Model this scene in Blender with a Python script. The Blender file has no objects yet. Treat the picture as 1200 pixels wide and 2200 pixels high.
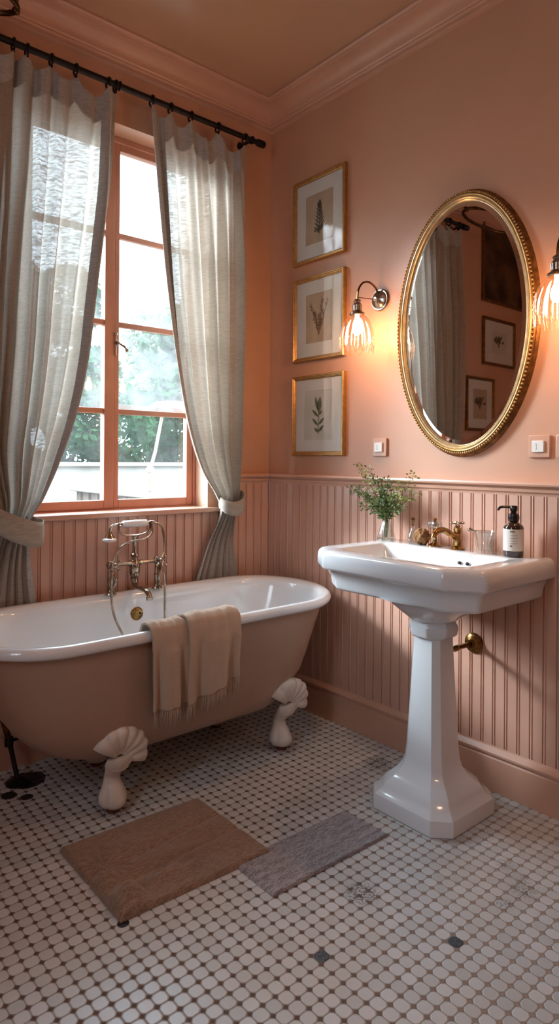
import bpy, bmesh, math, random
from mathutils import Vector, Matrix
random.seed(7)
PI = math.pi
S = bpy.context.scene
C = S.collection

# ------------------------------------------------------------------ materials
def srgb(r, g, b):
    f = lambda c: (c/255/12.92) if c/255 <= .04045 else ((c/255+.055)/1.055)**2.4
    return (f(r), f(g), f(b), 1)

class NT:
    """tiny helper around a node tree"""
    def __init__(s, name):
        s.m = bpy.data.materials.new(name); s.m.use_nodes = True
        s.t = s.m.node_tree; s.n = s.t.nodes; s.n.clear()
        s.out = s.n.new('ShaderNodeOutputMaterial')
    def new(s, typ, **kw):
        n = s.n.new(typ)
        for k, v in kw.items(): setattr(n, k, v)
        return n
    def link(s, a, b): s.t.links.new(a, b)
    def math(s, op, a, b=None, c=None, clamp=False):
        n = s.new('ShaderNodeMath', operation=op, use_clamp=clamp)
        for i, v in enumerate((a, b, c)):
            if v is None: continue
            if isinstance(v, (int, float)): n.inputs[i].default_value = v
            else: s.link(v, n.inputs[i])
        return n.outputs[0]
    def mixc(s, f, a, b):
        n = s.new('ShaderNodeMix', data_type='RGBA')
        for k, v in ((0, f), (6, a), (7, b)):
            if isinstance(v, (int, float)): n.inputs[k].default_value = v
            elif isinstance(v, tuple): n.inputs[k].default_value = v
            else: s.link(v, n.inputs[k])
        return n.outputs[2]
    def coords(s, scale=(1, 1, 1), rot=(0, 0, 0)):
        tc = s.new('ShaderNodeTexCoord'); mp = s.new('ShaderNodeMapping')
        mp.inputs['Scale'].default_value = scale; mp.inputs['Rotation'].default_value = rot
        s.link(tc.outputs['Object'], mp.inputs[0]); return mp.outputs[0]
    def noise(s, vec, scale=5, detail=3, rough=.5):
        n = s.new('ShaderNodeTexNoise'); s.link(vec, n.inputs['Vector'])
        n.inputs['Scale'].default_value = scale; n.inputs['Detail'].default_value = detail
        n.inputs['Roughness'].default_value = rough
        return n.outputs[0]
    def ramp(s, fac, lo, hi):
        n = s.new('ShaderNodeMapRange'); s.link(fac, n.inputs[0])
        n.inputs[1].default_value = lo; n.inputs[2].default_value = hi
        n.interpolation_type = 'SMOOTHSTEP'
        return n.outputs[0]
    def bump(s, h, strength=.2, dist=.01):
        n = s.new('ShaderNodeBump'); s.link(h, n.inputs['Height'])
        n.inputs['Strength'].default_value = strength; n.inputs['Distance'].default_value = dist
        return n.outputs[0]
    def bsdf(s, col=None, rough=.5, metal=0, **kw):
        b = s.new('ShaderNodeBsdfPrincipled')
        if col is not None:
            if isinstance(col, tuple): b.inputs['Base Color'].default_value = col
            else: s.link(col, b.inputs['Base Color'])
        if isinstance(rough, (int, float)): b.inputs['Roughness'].default_value = rough
        else: s.link(rough, b.inputs['Roughness'])
        b.inputs['Metallic'].default_value = metal
        for k, v in kw.items(): b.inputs[k.replace('_', ' ')].default_value = v
        s.link(b.outputs[0], s.out.inputs[0]); return b

def simple(name, col, rough=.5, metal=0, vary=.06, nscale=8, bump=0, bscale=60, **kw):
    t = NT(name); v = t.coords()
    n = t.noise(v, nscale, 4)
    c2 = tuple(max(0, x*(1-vary*2.2)) for x in col[:3]) + (1,)
    c = t.mixc(t.ramp(n, .35, .7), c2, col)
    b = t.bsdf(c, rough, metal, **kw)
    if bump:
        t.link(t.bump(t.noise(v, bscale, 3), bump, .004), b.inputs['Normal'])
    return t.m

M = {}
PAINT = srgb(203, 150, 124)
M['wall']   = simple('wall_paint', srgb(198, 150, 122), .42, vary=.03, nscale=2.5, bump=.06, bscale=140, Coat_Weight=.08, Coat_Roughness=.35)
M['ceil']   = simple('ceiling_paint', srgb(196, 154, 124), .28, vary=.02, nscale=2, bump=.04, bscale=9, Coat_Weight=.45, Coat_Roughness=.26)
M['trim']   = simple('trim_paint', srgb(203, 157, 133), .34, vary=.03, nscale=6, bump=.03, bscale=60)
M['panel']  = simple('panelling_paint', srgb(203, 158, 137), .38, vary=.03, nscale=4, bump=.03, bscale=80)
M['sash']   = simple('window_paint', srgb(200, 136, 110), .38, vary=.05, nscale=10, bump=.05, bscale=70)
M['white']  = simple('glazed_ceramic', srgb(226, 231, 234), .12, vary=.01, nscale=3, Coat_Weight=.6, Coat_Roughness=.04)
M['enamel'] = simple('bath_enamel', srgb(228, 231, 232), .15, vary=.01, nscale=3, Coat_Weight=.5, Coat_Roughness=.05)
M['tubout'] = simple('bath_paint', srgb(178, 146, 126), .38, vary=.05, nscale=3, bump=.05, bscale=30)
M['foot']   = simple('painted_iron', srgb(224, 214, 202), .4, vary=.06, nscale=20, bump=.15, bscale=60)
M['rust']   = simple('rusty_pad', srgb(112, 55, 38), .7, vary=.2, nscale=60, bump=.3, bscale=120)
M['nickel'] = simple('aged_nickel', srgb(192, 176, 158), .2, 1, vary=.18, nscale=40)
M['brass']  = simple('aged_brass', srgb(176, 132, 76), .24, 1, vary=.25, nscale=45)
M['dbrass'] = simple('dark_brass', srgb(120, 84, 48), .3, 1, vary=.25, nscale=30)
M['gold']   = simple('gilded_wood', srgb(186, 146, 92), .40, .7, vary=.10, nscale=50, bump=.12, bscale=120)
M['dgold']  = simple('dark_gilded_moulding', srgb(140, 96, 48), .42, .6, vary=.25, nscale=50, bump=.2, bscale=160)  # plain darker gilt tone for mouldings, backings and the reflected frames
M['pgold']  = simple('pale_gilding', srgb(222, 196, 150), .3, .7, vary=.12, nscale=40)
M['iron']   = simple('black_iron', srgb(34, 26, 26), .45, .5, vary=.2, nscale=40, bump=.1)
M['mat']    = simple('mat_board', srgb(214, 212, 206), .8, vary=.02)
M['paper1'] = simple('tan_paper', srgb(186, 166, 142), .85, vary=.06, nscale=12)
M['paper2'] = simple('pale_paper', srgb(204, 202, 192), .85, vary=.04, nscale=12)
M['ink']    = simple('drawing_ink', srgb(92, 84, 72), .8, vary=.15, nscale=90)
M['inkgreen'] = simple('green_ink', srgb(112, 122, 98), .8, vary=.15, nscale=90)
M['inksepia'] = simple('sepia_ink', srgb(140, 112, 92), .8, vary=.15, nscale=90)
M['plastic'] = simple('white_plastic', srgb(226, 224, 220), .3, vary=.01)
M['mark']   = simple('grey_mark', srgb(120, 108, 98), .6)
M['leaf']   = simple('sprig_leaf', srgb(128, 150, 98), .5, vary=.2, nscale=60, Subsurface_Weight=0.0)
M['leafl']  = simple('sprig_leaf_light', srgb(150, 172, 92), .5, vary=.15, nscale=60)
M['stem']   = simple('sprig_stem', srgb(96, 92, 58), .6)
M['label']  = simple('paper_label', srgb(216, 208, 196), .6, vary=.02)
M['amber']  = simple('dark_amber_glass', srgb(52, 32, 24), .08, vary=.1, Coat_Weight=.6)
M['blackp'] = simple('black_plastic', srgb(28, 24, 24), .25)
M['sponge'] = simple('sea_sponge', srgb(158, 112, 68), .9, vary=.3, nscale=60, bump=1.0, bscale=110)
M['porc']   = simple('porcelain_handle', srgb(232, 230, 226), .18, Coat_Weight=.5)
M['dark']   = simple('dark_hole', srgb(20, 16, 14), .6)
M['board']  = simple('weathered_board', srgb(78, 66, 54), .8, vary=.15, nscale=9)
M['render'] = simple('white_render', srgb(132, 128, 120), .8, vary=.04, nscale=4)
M['grass']  = simple('lawn', srgb(50, 62, 40), .9, vary=.2, nscale=4)
M['bark']   = simple('bark', srgb(98, 84, 70), .9, vary=.2, nscale=14)
M['paint_dark'] = simple('old_oil_paint', srgb(98, 70, 46), .45, vary=.45, nscale=5)

def leafmat(name, a, b):
    t = NT(name); v = t.coords()
    c = t.mixc(t.ramp(t.noise(v, 1.2, 4), .35, .65), a, b)
    d = t.new('ShaderNodeBsdfDiffuse'); tr = t.new('ShaderNodeBsdfTranslucent'); mx = t.new('ShaderNodeMixShader')
    t.link(c, d.inputs[0]); t.link(c, tr.inputs[0]); mx.inputs[0].default_value = .4
    t.link(d.outputs[0], mx.inputs[1]); t.link(tr.outputs[0], mx.inputs[2]); t.link(mx.outputs[0], t.out.inputs[0])
    return t.m
M['tree'] = leafmat('garden_foliage', srgb(30, 58, 38), srgb(54, 84, 56))
M['tree2'] = leafmat('garden_foliage_pale', srgb(44, 66, 50), srgb(70, 92, 70))

def cloth(name, col, trans, see, wx=60, wz=420, dk=.82):
    """linen: diffuse + translucent, a share of open weave"""
    t = NT(name)
    v = t.coords((wx*.5, wx*.5, wz*.6)); n = t.noise(v, 1.0, 3, .6)
    v2 = t.coords((700, 700, 30)); n2 = t.noise(v2, 1.0, 2)
    c2 = tuple(x*dk for x in col[:3]) + (1,)
    c = t.mixc(t.ramp(n, .36, .60), c2, col)
    d = t.new('ShaderNodeBsdfPrincipled'); t.link(c, d.inputs['Base Color']); d.inputs['Roughness'].default_value = .95
    d.inputs['Sheen Weight'].default_value = .15
    hsum = t.math('ADD', n, t.math('MULTIPLY', n2, .5))
    t.link(t.bump(hsum, .35, .002), d.inputs['Normal'])
    tr = t.new('ShaderNodeBsdfTranslucent'); t.link(c, tr.inputs[0])
    m1 = t.new('ShaderNodeMixShader'); m1.inputs[0].default_value = trans
    t.link(d.outputs[0], m1.inputs[1]); t.link(tr.outputs[0], m1.inputs[2])
    last = m1
    if see > 0:
        tp = t.new('ShaderNodeBsdfTransparent'); m2 = t.new('ShaderNodeMixShader')
        t.link(t.math('MULTIPLY', t.ramp(n, .30, .75), see*2, clamp=True), m2.inputs[0])
        t.link(m1.outputs[0], m2.inputs[1]); t.link(tp.outputs[0], m2.inputs[2]); last = m2
    t.link(last.outputs[0], t.out.inputs[0])
    return t.m
M['linen'] = cloth('sheer_linen', srgb(192, 182, 168), .50, .035)
M['linenhem'] = cloth('doubled_linen', srgb(170, 166, 162), .07, 0)
M['tie'] = cloth('tieback_linen', srgb(172, 162, 148), .12, 0)
M['towel'] = cloth('woven_towel', srgb(196, 172, 150), .08, 0, 700, 900, .88)

def glassy(name, tint, rough=.05, refl=.12, veil=0, veilcol=(1, 1, 1, 1), streak=False):
    t = NT(name)
    tp = t.new('ShaderNodeBsdfTransparent'); tp.inputs[0].default_value = tint
    gl = t.new('ShaderNodeBsdfGlossy'); gl.inputs['Roughness'].default_value = rough
    fr = t.new('ShaderNodeLayerWeight'); fr.inputs[0].default_value = .5
    f = t.math('ADD', t.math('MULTIPLY', t.math('POWER', fr.outputs['Facing'], 4.0), .8), refl, clamp=True)
    mx = t.new('ShaderNodeMixShader'); t.link(f, mx.inputs[0])
    t.link(tp.outputs[0], mx.inputs[1]); t.link(gl.outputs[0], mx.inputs[2])
    last = mx
    if veil:
        v = t.coords((1, 1, 1)); n = t.noise(v, 9, 5, .65)
        tc = t.new('ShaderNodeTexCoord'); sp = t.new('ShaderNodeSeparateXYZ'); t.link(tc.outputs['Object'], sp.inputs[0])
        tr = t.new('ShaderNodeBsdfTranslucent'); tr.inputs[0].default_value = veilcol
        m2 = t.new('ShaderNodeMixShader')
        t.link(t.math('MULTIPLY', t.ramp(n, .1, .95), veil*1.6, clamp=True), m2.inputs[0])
        t.link(last.outputs[0], m2.inputs[1]); t.link(tr.outputs[0], m2.inputs[2]); last = m2
    t.link(last.outputs[0], t.out.inputs[0])
    return t.m
M['pane'] = glassy('window_glass', (.96, .98, .98, 1), .02, .05, .012)
M['panedusty'] = glassy('dusty_window_glass', (.96, .98, .98, 1), .02, .05, .045)
M['pglass'] = glassy('picture_glass', (.99, .99, .99, 1), .03, .035)
M['vase'] = glassy('ribbed_glass', (.90, .93, .92, 1), .03, .03)
M['tumb'] = glassy('cut_glass', (.92, .92, .9, 1), .05, .12)
M['shade'] = glassy('ribbed_lamp_glass', (.97, .92, .87, 1), .06, .14)

t = NT('mirror_glass'); t.bsdf((.80, .80, .80, 1), .015, 1); M['mirror'] = t.m
t = NT('lamp_filament_glow')
em = t.new('ShaderNodeEmission'); em.inputs[0].default_value = (1, .60, .28, 1); em.inputs[1].default_value = 26
t.link(em.outputs[0], t.out.inputs[0]); M['bulb'] = t.m
t = NT('fill_globe_glow')  # emission of the added fill globe
em = t.new('ShaderNodeEmission'); em.inputs[0].default_value = (1, .66, .40, 1); em.inputs[1].default_value = 15
t.link(em.outputs[0], t.out.inputs[0]); M['fillglow'] = t.m

# rugs
def rugmat(name, a, b, ang):
    t = NT(name); v = t.coords((1, 1, 1), (0, 0, ang)); v2 = t.coords((45, 190, 45), (0, 0, ang))
    n1 = t.noise(v, 260, 2); n2 = t.noise(v2, 1, 3); n3 = t.noise(v, 5, 3)
    f = t.math('ADD', t.math('MULTIPLY', n2, .5), t.math('MULTIPLY', n1, .5))
    c = t.mixc(t.ramp(f, .38, .62), a, b)
    c = t.mixc(t.math('MULTIPLY', t.ramp(n3, .45, .75), .25), c, tuple(x*.6 for x in a[:3])+(1,))
    bs = t.bsdf(c, .95); bs.inputs['Sheen Weight'].default_value = .3
    t.link(t.bump(f, .7, .004), bs.inputs['Normal']); return t.m
M['rug1'] = rugmat('brown_pile', srgb(124, 98, 80), srgb(158, 130, 108), 0)
M['rug2'] = rugmat('grey_pile', srgb(118, 112, 114), srgb(172, 168, 172), 0)

# floor mosaic: rounded octagons on a 36 mm grid with little squares between
PITCH = .036
AX, AY = -.902, -1.727
def floormat():
    t = NT('mosaic_floor')
    tc = t.new('ShaderNodeTexCoord'); sp = t.new('ShaderNodeSeparateXYZ'); t.link(tc.outputs['Object'], sp.inputs[0])
    # little wobble so tiles are not machine perfect
    wn = t.new('ShaderNodeTexNoise'); t.link(tc.outputs['Object'], wn.inputs['Vector']); wn.inputs['Scale'].default_value = 11
    ws = t.new('ShaderNodeSeparateColor'); t.link(wn.outputs[1], ws.inputs[0])
    X = t.math('ADD', sp.outputs[0], t.math('MULTIPLY', t.math('SUBTRACT', ws.outputs[0], .5), .004))
    Y = t.math('ADD', sp.outputs[1], t.math('MULTIPLY', t.math('SUBTRACT', ws.outputs[1], .5), .004))
    gx = t.math('DIVIDE', t.math('SUBTRACT', X, AX), PITCH); gy = t.math('DIVIDE', t.math('SUBTRACT', Y, AY), PITCH)
    ix = t.math('FLOOR', t.math('ADD', gx, .5)); iy = t.math('FLOOR', t.math('ADD', gy, .5))
    ax = t.math('ABSOLUTE', t.math('SUBTRACT', gx, ix)); ay = t.math('ABSOLUTE', t.math('SUBTRACT', gy, iy))
    d1 = t.math('SUBTRACT', .5, t.math('MAXIMUM', ax, ay))
    d2 = t.math('MULTIPLY', t.math('SUBTRACT', .77, t.math('ADD', ax, ay)), .707)
    m = t.math('SMOOTH_MIN', d1, d2, .10)
    tile = t.ramp(m, .008, .028)
    dot = t.ramp(d2, -.035, -.06)
    cb = t.new('ShaderNodeCombineXYZ'); t.link(ix, cb.inputs[0]); t.link(iy, cb.inputs[1])
    wh = t.new('ShaderNodeTexWhiteNoise', noise_dimensions='2D'); t.link(cb.outputs[0], wh.inputs['Vector'])
    rnd = wh.outputs[0]
    tc1 = t.mixc(rnd, srgb(186, 190, 190), srgb(206, 209, 210))
    big = t.new('ShaderNodeTexNoise'); t.link(tc.outputs['Object'], big.inputs['Vector']); big.inputs['Scale'].default_value = 2.2
    tc1 = t.mixc(t.math('MULTIPLY', t.ramp(big.outputs[0], .4, .7), .35), tc1, srgb(196, 182, 162))
    # shade painted in: infill squares and grout darken toward the left and back
    shade_reg = t.ramp(t.math('ADD', t.math('MULTIPLY', sp.outputs[0], -.75), t.math('MULTIPLY', sp.outputs[1], .66)), -.72, -.10)
    dotc = t.mixc(shade_reg, srgb(166, 146, 130), srgb(88, 66, 52))
    grout = t.mixc(shade_reg, srgb(148, 136, 126), srgb(122, 102, 88))
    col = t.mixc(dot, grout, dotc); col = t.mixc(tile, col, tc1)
    def near(cx, cy, rad, soft=.4):
        q = t.new('ShaderNodeVectorMath', operation='DISTANCE'); q.inputs[1].default_value = (cx, cy, 0)
        t.link(tc.outputs['Object'], q.inputs[0])
        return t.ramp(q.outputs['Value'], rad, rad*soft)
    fine = t.new('ShaderNodeTexNoise'); t.link(tc.outputs['Object'], fine.inputs['Vector'])
    fine.inputs['Scale'].default_value = 130; fine.inputs['Detail'].default_value = 4
    for (cx, cy, rad, st) in ((-.80, -1.382, .062, .75), (-.174, -.895, .07, .85), (-.44, -1.665, .05, .45), (-.377, -1.565, .035, .4), (-.537, -1.658, .035, .45), (-.40, -1.63, .035, .35)):
        f = t.math('MULTIPLY', near(cx, cy, rad), t.ramp(fine.outputs[0], .44, .56))
        col = t.mixc(t.math('MULTIPLY', f, st), col, srgb(66, 70, 70))
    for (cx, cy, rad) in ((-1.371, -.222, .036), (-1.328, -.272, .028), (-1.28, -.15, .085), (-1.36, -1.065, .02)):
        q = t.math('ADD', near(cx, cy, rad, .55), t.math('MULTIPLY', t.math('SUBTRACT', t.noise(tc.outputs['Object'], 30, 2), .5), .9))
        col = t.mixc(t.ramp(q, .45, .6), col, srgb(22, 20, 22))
    for (cx, cy) in ((-1.129, -.545), (-.376, -.545)):
        q = t.math('MULTIPLY', near(cx, cy, .085, .3), t.ramp(fine.outputs[0], .35, .6))
        col = t.mixc(t.math('MULTIPLY', q, .75), col, srgb(96, 50, 34))
    for (cx, cy) in ((-1.057, -1.475), (-.75, -1.638)):
        jx = round((cx-AX)/PITCH); jy = round((cy-AY)/PITCH)
        e = t.math('MULTIPLY', t.math('COMPARE', ix, jx, .2), t.math('COMPARE', iy, jy, .2))
        col = t.mixc(t.math('MULTIPLY', e, tile), col, t.mixc(t.ramp(fine.outputs[0], .4, .6), srgb(52, 62, 70), srgb(84, 94, 100)))
    rough = t.math('ADD', t.math('MULTIPLY', tile, -.38), .68)
    rough = t.math('ADD', rough, t.math('MULTIPLY', rnd, .10))
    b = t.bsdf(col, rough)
    h = t.math('ADD', t.ramp(m, .0, .10), t.math('MULTIPLY', dot, .55))
    h = t.math('ADD', h, t.math('MULTIPLY', rnd, .12))
    t.link(t.bump(h, .75, .0026), b.inputs['Normal'])
    return t.m
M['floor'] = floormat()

# ------------------------------------------------------------------ mesh helpers
def rawobj(name, verts, faces, mat, parent=None, smooth=True, mats=None, midx=None, autos=None):
    me = bpy.data.meshes.new(name); me.from_pydata([tuple(v) for v in verts], [], faces)
    me.materials.append(M[mat] if isinstance(mat, str) else mat)
    for x in (mats or []): me.materials.append(M[x])
    if midx: me.polygons.foreach_set('material_index', midx)
    me.polygons.foreach_set('use_smooth', [smooth]*len(me.polygons))
    bm = bmesh.new(); bm.from_mesh(me); bmesh.ops.recalc_face_normals(bm, faces=bm.faces); 
    if autos is not None:
        for e in bm.edges:
            if len(e.link_faces) == 2 and e.calc_face_angle(0) > autos: e.smooth = False
    bm.to_mesh(me); bm.free()
    o = bpy.data.objects.new(name, me); C.objects.link(o)
    if parent: o.parent = parent
    return o
class MB:
    """collects shapes into one mesh"""
    def __init__(s): s.v = []; s.f = []
    def add(s, v, f):
        b = len(s.v); s.v += [Vector(p) for p in v]; s.f += [tuple(i+b for i in q) for q in f]; return s
    def box(s, x0, x1, y0, y1, z0, z1):
        v = [(x, y, z) for x in (x0, x1) for y in (y0, y1) for z in (z0, z1)]
        return s.add(v, [(0, 1, 3, 2), (4, 6, 7, 5), (0, 4, 5, 1), (2, 3, 7, 6), (0, 2, 6, 4), (1, 5, 7, 3)])
    def loft(s, rings, closed=True, cap0=True, cap1=True):
        n = len(rings[0]); v = [p for r in rings for p in r]; f = []
        for i in range(len(rings)-1):
            for j in range(n if closed else n-1):
                k = (j+1) % n; f.append((i*n+j, i*n+k, (i+1)*n+k, (i+1)*n+j))
        if cap0 and closed: f.append(tuple(range(n-1, -1, -1)))
        if cap1 and closed: f.append(tuple(range((len(rings)-1)*n, len(rings)*n)))
        return s.add(v, f)
    def lathe(s, prof, c=(0, 0, 0), n=28, axis='z', rip=0, ripn=8, cap0=True, cap1=True):
        rings = []
        for (r, h) in prof:
            ring = []
            for j in range(n):
                a = 2*PI*j/n; rr = r*(1+rip*math.cos(ripn*a))
                p = (rr*math.cos(a), rr*math.sin(a), h)
                if axis == 'x': p = (h, p[0], p[1])
                elif axis == 'y': p = (p[0], h, p[1])
                elif axis == '-x': p = (-h, p[0], p[1])
                elif axis == '-y': p = (p[0], -h, p[1])
                ring.append(Vector(p)+Vector(c))
            rings.append(ring)
        return s.loft(rings, True, cap0, cap1)
    def tube(s, pts, r, n=10, caps=True, closed=False):
        pts = [Vector(p) for p in pts]; N = len(pts); rings = []
        rs = r if isinstance(r, (list, tuple)) else [r]*N
        up = None
        for i in range(N):
            if closed: d = pts[(i+1) % N]-pts[i-1]
            else: d = pts[min(i+1, N-1)]-pts[max(i-1, 0)]
            if d.length < 1e-9: d = Vector((0, 0, 1))
            d.normalize()
            if up is None:
                up = Vector((0, 0, 1)) if abs(d.z) < .9 else Vector((1, 0, 0))
            up = (up-d*up.dot(d))
            if up.length < 1e-6: up = d.orthogonal()
            up.normalize(); si = d.cross(up)
            rings.append([pts[i]+(up*math.cos(2*PI*j/n)+si*math.sin(2*PI*j/n))*rs[i] for j in range(n)])
        if closed: rings.append(rings[0]); caps = False
        return s.loft(rings, True, caps, caps)
    def sphere(s, c, r, nu=14, nv=9, sc=(1, 1, 1)):
        prof = []
        rings = []
        for i in range(nv+1):
            a = -PI/2+PI*i/nv; rr = max(r*math.cos(a), 1e-5)
            rings.append([Vector((c[0]+sc[0]*rr*math.cos(2*PI*j/nu), c[1]+sc[1]*rr*math.sin(2*PI*j/nu), c[2]+sc[2]*r*math.sin(a))) for j in range(nu)])
        return s.loft(rings, True, True, True)
    def grid(s, fn, nu, nv):
        v = [fn(i/nu, j/nv) for j in range(nv+1) for i in range(nu+1)]; f = []
        for j in range(nv):
            for i in range(nu):
                a = j*(nu+1)+i; f.append((a, a+1, a+nu+2, a+nu+1))
        return s.add(v, f)
    def xform(s, mat):
        s.v = [mat @ p for p in s.v]; return s
    def build(s, name, mat, parent=None, smooth=True, bevel=0, autos=.6, solid=0, subd=0, seg=2):
        o = rawobj(name, s.v, s.f, mat, parent, smooth, autos=autos if not subd else None)
        if solid:
            m = o.modifiers.new('s', 'SOLIDIFY'); m.thickness = solid; m.offset = 0
        if bevel:
            m = o.modifiers.new('b', 'BEVEL'); m.width = bevel; m.segments = seg; m.limit_method = 'ANGLE'; m.angle_limit = .6
        if subd:
            m = o.modifiers.new('u', 'SUBSURF'); m.levels = subd; m.render_levels = subd
        return o

def spline(pts, n=8):
    """catmull-rom through points"""
    P = [Vector(p) for p in pts]; P = [P[0]*2-P[1]]+P+[P[-1]*2-P[-2]]; out = []
    for i in range(1, len(P)-2):
        for k in range(n):
            t = k/n; a, b, c, d = P[i-1:i+3]
            out.append(.5*((2*b)+(c-a)*t+(2*a-5*b+4*c-d)*t*t+(-a+3*b-3*c+d)*t**3))
    out.append(P[-2]); return out
def interp(z, tab):
    """tab sorted by descending z: smooth interpolation"""
    if z >= tab[0][0]: return tab[0][1]
    for i in range(len(tab)-1):
        (z0, a), (z1, b) = tab[i], tab[i+1]
        if z >= z1:
            t = (z0-z)/(z0-z1)
            m0 = (b-tab[max(i-1, 0)][1])/(tab[max(i-1, 0)][0]-z1+1e-9)*(z0-z1)
            nx = tab[min(i+2, len(tab)-1)]
            m1 = (nx[1]-a)/(z0-nx[0]+1e-9)*(z0-z1)
            return (2*t**3-3*t*t+1)*a+(t**3-2*t*t+t)*m0+(-2*t**3+3*t*t)*b+(t**3-t*t)*m1
    return tab[-1][1]
def thing(name, label, cat, loc=(0, 0, 0), rz=0, group=None):
    o = bpy.data.objects.new(name, None); C.objects.link(o); o.empty_display_size = .05
    o.location = loc; o.rotation_euler = (0, 0, rz); o['label'] = label; o['category'] = cat
    if group: o['group'] = group
    return o
def tag(o, label, cat, group=None, kind=None):
    o['label'] = label; o['category'] = cat
    if group: o['group'] = group
    if kind: o['kind'] = kind
    return o
def struct(o): o['kind'] = 'structure'; return o
def dup(root, loc=None, rz=None, label=None):
    r = root.copy(); C.objects.link(r)
    if loc is not None: r.location = loc
    if rz is not None: r.rotation_euler = (0, 0, rz)
    if label: r['label'] = label
    for ch in list(root.children):
        c = ch.copy(); C.objects.link(c); c.parent = r
        for g in list(ch.children):
            d = g.copy(); C.objects.link(d); d.parent = c
    return r
def rpoly(corners, k=6):
    """corners: list of (x,y,r) ccw -> rounded polygon points, k+1 per corner"""
    out = []; n = len(corners)
    for i in range(n):
        p = Vector(corners[i][:2]); r = corners[i][2]
        a = Vector(corners[i-1][:2])-p; b = Vector(corners[(i+1) % n][:2])-p
        a.normalize(); b.normalize()
        half = math.acos(max(-1, min(1, a.dot(b))))/2
        d = r/math.tan(half); t0 = p+a*d; t1 = p+b*d
        for j in range(k+1):
            t = j/k; q = t0*(1-t)**2+p*2*t*(1-t)+t1*t*t
            out.append(q)
    return out
def stadium(cx, cy, a, b, z, r=None, n=12, m=6):
    r = min(r if r else b, b, a)
    pts = []
    for (sx, sy, a0) in ((1, 1, 0), (-1, 1, PI/2), (-1, -1, PI), (1, -1, 1.5*PI)):
        for j in range(n+1):
            t = a0+PI/2*j/n
            pts.append(Vector((cx+sx*(a-r)+r*math.cos(t), cy+sy*(b-r)+r*math.sin(t), z)))
        # straight part samples toward next corner
        nx = {(1, 1): (-1, 1), (-1, 1): (-1, -1), (-1, -1): (1, -1), (1, -1): (1, 1)}[(sx, sy)]
        e0 = pts[-1]; t = a0+PI/2
        e1 = Vector((cx+nx[0]*(a-r)+r*math.cos(t), cy+nx[1]*(b-r)+r*math.sin(t), z))
        for j in range(1, m): pts.append(e0.lerp(e1, j/m))
    return pts

# ------------------------------------------------------------------ room shell
XL, YF, H = -2.95, -4.1, 2.985
OX0, OX1, OZ0, OZ1 = -1.25, -.382, .965, 2.645      # window opening
T = .22
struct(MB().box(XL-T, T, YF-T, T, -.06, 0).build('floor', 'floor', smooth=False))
struct(MB().box(XL-T, T, YF-T, T, H, H+.08).build('ceiling', 'ceil', smooth=False))
struct(MB().box(0, T, YF-T, T, 0, H).build('wall_right', 'wall', smooth=False))
W2 = (-1.90, -1.42, 1.2, 2.6)                       # added opening, unseen in the left wall, lets in fill daylight
w = MB(); w.box(XL-T, XL, YF-T, W2[0], 0, H); w.box(XL-T, XL, W2[1], T, 0, H)
w.box(XL-T, XL, W2[0], W2[1], 0, W2[2]); w.box(XL-T, XL, W2[0], W2[1], W2[3], H)
struct(w.build('wall_left', 'wall', smooth=False))
fill_win = bpy.data.objects.new('added_fill_window', None); C.objects.link(fill_win); fill_win['kind'] = 'structure'
s = MB(); ym = (W2[0]+W2[1])/2
for (a, b) in ((W2[0], ym-.001), (ym+.001, W2[1])):
    s.box(XL-.16, XL-.12, a, a+.05, W2[2], W2[3]); s.box(XL-.16, XL-.12, b-.05, b, W2[2], W2[3])
    for z in (W2[2], 1.56, 1.90, 2.24, W2[3]-.05): s.box(XL-.155, XL-.125, a+.05, b-.05, z, z+(.05 if z in (W2[2], W2[3]-.05) else .022))
s.build('sash', 'sash', fill_win, smooth=False)
MB().box(XL-.142, XL-.139, W2[0]+.02, W2[1]-.02, W2[2]+.02, W2[3]-.02).build('pane', 'pane', fill_win, smooth=False)
struct(MB().box(XL, 0, YF-T, YF, 0, H).build('wall_front', 'wall', smooth=False))
w = MB()
w.box(XL, OX0, 0, T, 0, H); w.box(OX1, 0, 0, T, 0, H)
w.box(OX0, OX1, 0, T, 0, OZ0-.025); w.box(OX0, OX1, 0, T, OZ1, H)
struct(w.build('wall_back', 'wall', smooth=False))

def beadboard(L0, L1, z0, z1, mapper):
    """profile along the wall extruded in z"""
    P = .0479; prof = []
    k = 0; s = L0
    th = .012
    while s < L1-1e-6:
        e = min(s+P, L1)
        for (a, h) in ((0, th-.0055), (.0022, th-.0055), (.0038, th), (.0075, th+.0012), (.0105, th-.002), (.0120, th-.002), (.0135, th), (P-.002, th), (P, th-.0055)):
            if s+a <= e: prof.append((s+a, h))
        s = e
    v = []; f = []
    for (a, h) in prof:
        v.append(mapper(a, h, z0)); v.append(mapper(a, h, z1))
    for i in range(len(prof)-1): f.append((2*i, 2*i+1, 2*i+3, 2*i+2))
    return v, f
def sweep_wall(name, prof, L0, L1, mapper, mat='trim', smooth=True):
    """prof: list of (out,z) swept along the wall"""
    v = [mapper(L0, h, z) for (h, z) in prof]+[mapper(L1, h, z) for (h, z) in prof]
    n = len(prof); f = [(i, i+1, n+i+1, n+i) for i in range(n-1)]
    f += [tuple(range(n)), tuple(range(2*n-1, n-1, -1))]
    return rawobj(name, v, f, mat, None, smooth, autos=.35)
mr = lambda a, h, z: (-h, -a, z)                     # right wall, a = distance from the corner
mbk = lambda a, h, z: (-a, -h, z)                    # window wall
ml = lambda a, h, z: (XL+h, -a, z)
mf = lambda a, h, z: (-a, YF+h, z)
base = [(0, 0), (.022, 0), (.022, .118), (.018, .124), (.018, .130), (.027, .134), (.028, .142), (.022, .150), (.014, .158), (.012, .163), (0, .163)]
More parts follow.
